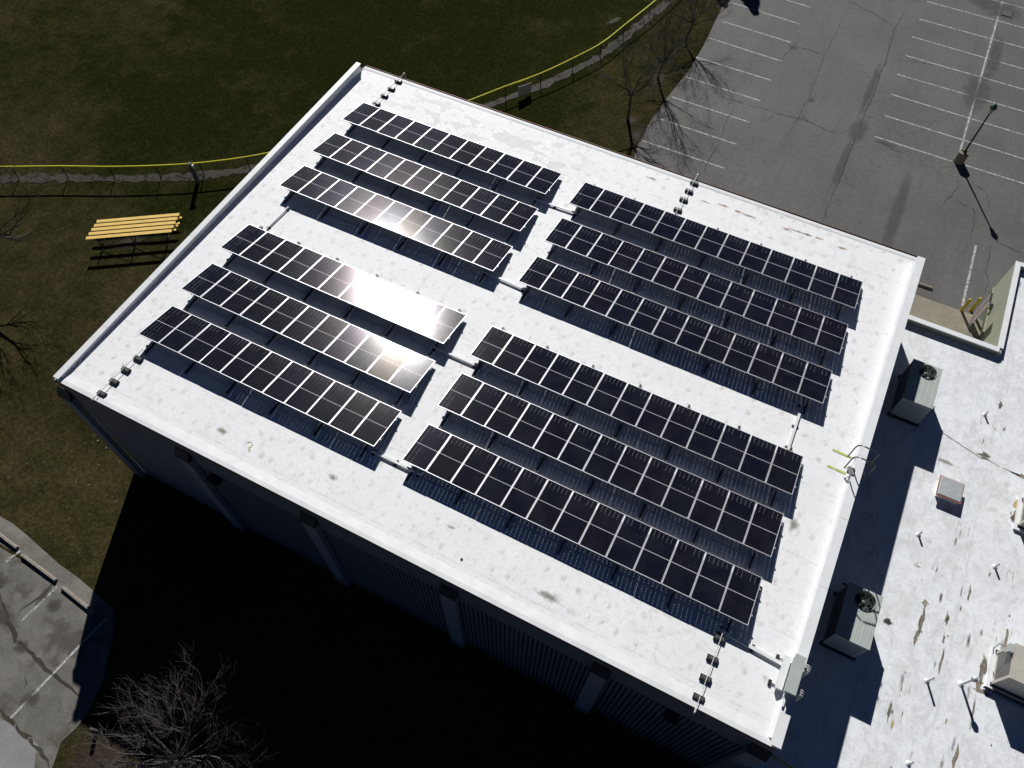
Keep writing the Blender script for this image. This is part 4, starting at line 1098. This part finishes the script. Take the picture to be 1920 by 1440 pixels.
# wooden post with a small metal box
px, py = D['post']
P = empty('wooden_post', (px, py, hgt(px, py)), label='thick weathered wooden post beside the fence, with a small box near its top', cat='post')
MB().lathe([(.15, -.1), (.145, .8), (.14, 1.52), (.12, 1.55)], 14).build('post_body', M['post_wood'], P)
MB().box(.15, .26, -.06, .06, 1.25, 1.48).build('metal_box', M['white_metal'], P)
sx_, sy_ = D['stub']
P = empty('bollard', (sx_, sy_, hgt(sx_, sy_)), label='short dark wooden bollard in the brown verge at the bottom left', cat='bollard')
MB().lathe([(.095, -.1), (.09, .55), (.07, .58)], 12).build('post_body', M['post_wood'], P)
MB().lathe([(.075, .581), (.02, .60)], 12).build('post_cap', M['fence'], P)

# ------------------------------------------------------------------ bleacher
seatL, seatR = Vector((-14.48, 4.77)), Vector((-10.43, 7.51))
mid = (seatL + seatR) / 2; dv = seatR - seatL; LB = dv.length
B = empty('bleacher', (mid.x, mid.y, hgt(mid.x, mid.y)), (0, 0, math.atan2(dv.y, dv.x)), label='small five-row bleacher with yellow planks standing on the brown lawn', cat='bleacher')
for k in range(5):
    zt = .98 - .18 * k; y = .5 * k
    MB().box(-LB / 2, LB / 2, y - .115, y + .115, zt - .042, zt).build('seat_plank', M['yplank'], B, bevel=.006)
    if k < 4:
        MB().box(-LB / 2 + .12, LB / 2 + .12, y + (.14 if k == 2 else .27), y + (.30 if k == 2 else .42), zt - .34, zt - .302).build('foot_plank', M['yplank'], B, bevel=.006)
for x in (-LB / 2 + .55, 0, LB / 2 - .55):
    fm = MB()
    fm.tube([(x, -.08, .93), (x, 2.1, .15)], .028, 6)
    fm.tube([(x, 0, .93), (x, .02, 0)], .028, 6).tube([(x, 1.0, .56), (x, 1.0, 0)], .026, 6).tube([(x, 2.05, .22), (x, 2.05, 0)], .026, 6)
    fm.tube([(x, -.3, .02), (x, 2.3, .02)], .028, 6)
    fm.tube([(x, -.02, .10), (x, .9, .56)], .02, 6)
    fm.build('frame', M['fence'], B)
    for k in range(5):
        zt = .98 - .18 * k
        MB().tube([(x, .5 * k - .09, zt - .045), (x, .5 * k - .02, zt - .20), (x, .5 * k + .09, zt - .045)], .016, 6).build('seat_bracket', M['fence'], B)
MB().tube([(-LB / 2 + .55, .0, .12), (0, .0, .85)], .018, 6).tube([(0, .0, .12), (LB / 2 - .55, .0, .85)], .018, 6).build('cross_brace', M['fence'], B)

# ------------------------------------------------------------------ street lamp
lx, ly = D['lamp']
Lp = empty('parking_lamp', (lx, ly, -6.3), label='slim dark parking lot lamp post with a green lantern on a round concrete footing', cat='lamp post')
MB().lathe([(.31, 0), (.31, .72), (.28, .76)], 20).build('concrete_footing', M['post_conc'] if 'post_conc' in M else M['concrete'], Lp)
for a in (.6, 2.6, 4.7): MB().lathe([(.05, .76), (.05, .80)], 8, (.2 * math.cos(a), .2 * math.sin(a))).build('anchor_bolt', M['rails'], Lp)
MB().lathe([(.11, .76), (.10, .86), (.055, .95), (.045, 3.60), (.06, 3.63)], 14).build('pole', M['black'], Lp)
MB().lathe([(.06, 3.632), (.10, 3.68), (.15, 3.96), (.155, 3.98)], 12).build('lamp_glass', M['lampglass'], Lp)
MB().lathe([(.19, 3.982), (.20, 4.02), (.16, 4.13), (.07, 4.21), (.03, 4.24), (.015, 4.36)], 12).build('lamp_cap', M['green_metal'], Lp)

# ------------------------------------------------------------------ trees
def tree(name, base, mat, label, fork=1.6, trunk_r=.09, top=4.5, spread=2.2, seed=0, limbs=9, levels=4, lean=(0, 0), group='bare winter trees', cat='tree', twig=.009, kids=(4, 6), ln=.62, even=False):
    rnd = random.Random(seed)
    T = empty(name, base, label=label, cat=cat, group=group)
    tp = [(0, 0, -.15), (lean[0] * .2, lean[1] * .2, fork * .35), (lean[0] * .7 + .02, lean[1] * .7, fork * .75), (lean[0], lean[1], fork)]
    MB().tube(tp, [trunk_r * 1.35, trunk_r * 1.05, trunk_r * .95, trunk_r * .85], 10).build('trunk', mat, T)
    cr = MB()
    def grow(p, d, length, r, lv):
        n = 5 if lv < 2 else 4
        pts = [Vector(p)]; rs = [r]; q = Vector(p); dd = Vector(d).normalized()
        for i in range(n):
            dd = (dd + Vector((rnd.gauss(0, .13), rnd.gauss(0, .13), rnd.gauss(.03, .10)))).normalized()
            q = q + dd * (length / n); pts.append(q.copy()); rs.append(max(twig * .7, r * (1 - .62 * (i + 1) / n)))
        cr.tube(pts, rs, 6 if lv == 0 else (4 if lv == 1 else 3), cap=False)
        if lv >= levels: return
        kk = rnd.randint(*kids)
        for c in range(kk):
            t = rnd.uniform(.22, 1.0) if c else 1.0
            i = min(n - 1, int(t * n)); f = t * n - i
            pos = pts[i].lerp(pts[min(i + 1, n)], min(1, f))
            axis = (pts[min(i + 1, n)] - pts[max(i - 1, 0)]).normalized()
            side = Vector((rnd.gauss(0, 1), rnd.gauss(0, 1), rnd.gauss(.15, .7)))
            side = (side - axis * side.dot(axis)); 
            if side.length < 1e-3: continue
            side.normalize()
            nd = (axis * rnd.uniform(.8, 1.1) + side * rnd.uniform(.35, .75)).normalized()
            grow(pos, nd, length * rnd.uniform(ln - .14, ln + .12), max(twig, rs[i] * rnd.uniform(.5, .7)), lv + 1)
    for k in range(limbs):
        a = k * 2.399 + rnd.uniform(-.3, .3); up = rnd.uniform(.35, 1.5) if k else 3
        d = Vector((math.cos(a), math.sin(a), up)).normalized()
        hz = math.hypot(d.x, d.y); L_ = min(spread / max(hz, .25), (top - fork) / max(d.z, .25)) * (rnd.uniform(.54, .62) if even else rnd.uniform(.5, .66))
        p = Vector(tp[-1]) - Vector((0, 0, rnd.uniform(0, fork * .18)))
        grow(p, d, L_, trunk_r * rnd.uniform(.35, .6), 1)
    c = cr.build('crown', mat, T, fix=False)
    return T
tl = ['bare tree closest to the big roof, on the verge left of the parking lot', 'middle bare tree of the three on the verge by the parking lot', 'farthest bare tree of the three, near the top of the photo by the parking lot']
for i, (x, y) in enumerate(D['treesR']):
    tree('bare_tree', (x, y, hgt(x, y)), M['bark'], tl[i], fork=(1.9, 1.5, 1.4)[i], trunk_r=(.085, .078, .07)[i], top=(5.6, 5.2, 4.6)[i], spread=(2.5, 2.4, 2.0)[i], seed=21 + i, limbs=10, levels=4, lean=((-.1, .1), (.2, -.2), (.15, .25))[i], kids=(4, 5), twig=.005)
tree('bare_tree', (9.1, -14.5, hgt(9.1, -14.5)), M['barkpale'], 'spreading bare tree seen from above at the bottom left, in front of the shadow', fork=2.0, trunk_r=.15, top=4.2, spread=3.5, seed=9, limbs=26, levels=4, kids=(4, 6), twig=.004, lean=(-.3, 0), ln=.58, even=True)
tree('bare_tree', (-19.2, 1.2, hgt(-19.2, 1.2)), M['bark'], 'large bare tree at the left edge of the photo above the lawn', fork=2.6, trunk_r=.28, top=9.0, spread=5.2, seed=13, limbs=12, levels=4, kids=(3, 5), twig=.008)
# evergreen just outside the frame whose shadow falls at the top of the parking lot edge
def evergreen(x, y, h, r, label, seed):
    T = empty('evergreen_tree', (x, y, hgt(x, y)), label=label, cat='tree')
    MB().tube([(0, 0, 0), (0, 0, h * .9)], [.16, .03], 8).build('trunk', M['bark'], T)
    m = MB(); rnd = random.Random(seed)
    for k in range(5200):
        z = rnd.uniform(.4, h); rr = r * (1 - z / h) ** .75 * (.85 + .25 * math.sin(z * 5 + seed)) * math.sqrt(rnd.uniform(.15, 1)); a = rnd.uniform(0, 6.283)
        c = Vector((rr * math.cos(a), rr * math.sin(a), z - rr * .15))
        u = Vector((math.cos(a), math.sin(a), rnd.uniform(-.5, .2))) * rnd.uniform(.12, .28); w2 = Vector((-math.sin(a), math.cos(a), rnd.uniform(-.5, .5))) * rnd.uniform(.03, .07)
        m.add([c - w2, c + w2, c + u + w2 * .3, c + u - w2 * .3], [(0, 1, 2, 3)])
    m.build('crown', M['needles'], T, fix=False)
evergreen(8.6, 47.6, 4.4, 1.6, 'dark evergreen just past the top of the photo by the parking lot', 1)
evergreen(10.6, 48.2, 4.6, 1.5, 'second dark evergreen just past the top of the photo, nearer the parking lot', 2)
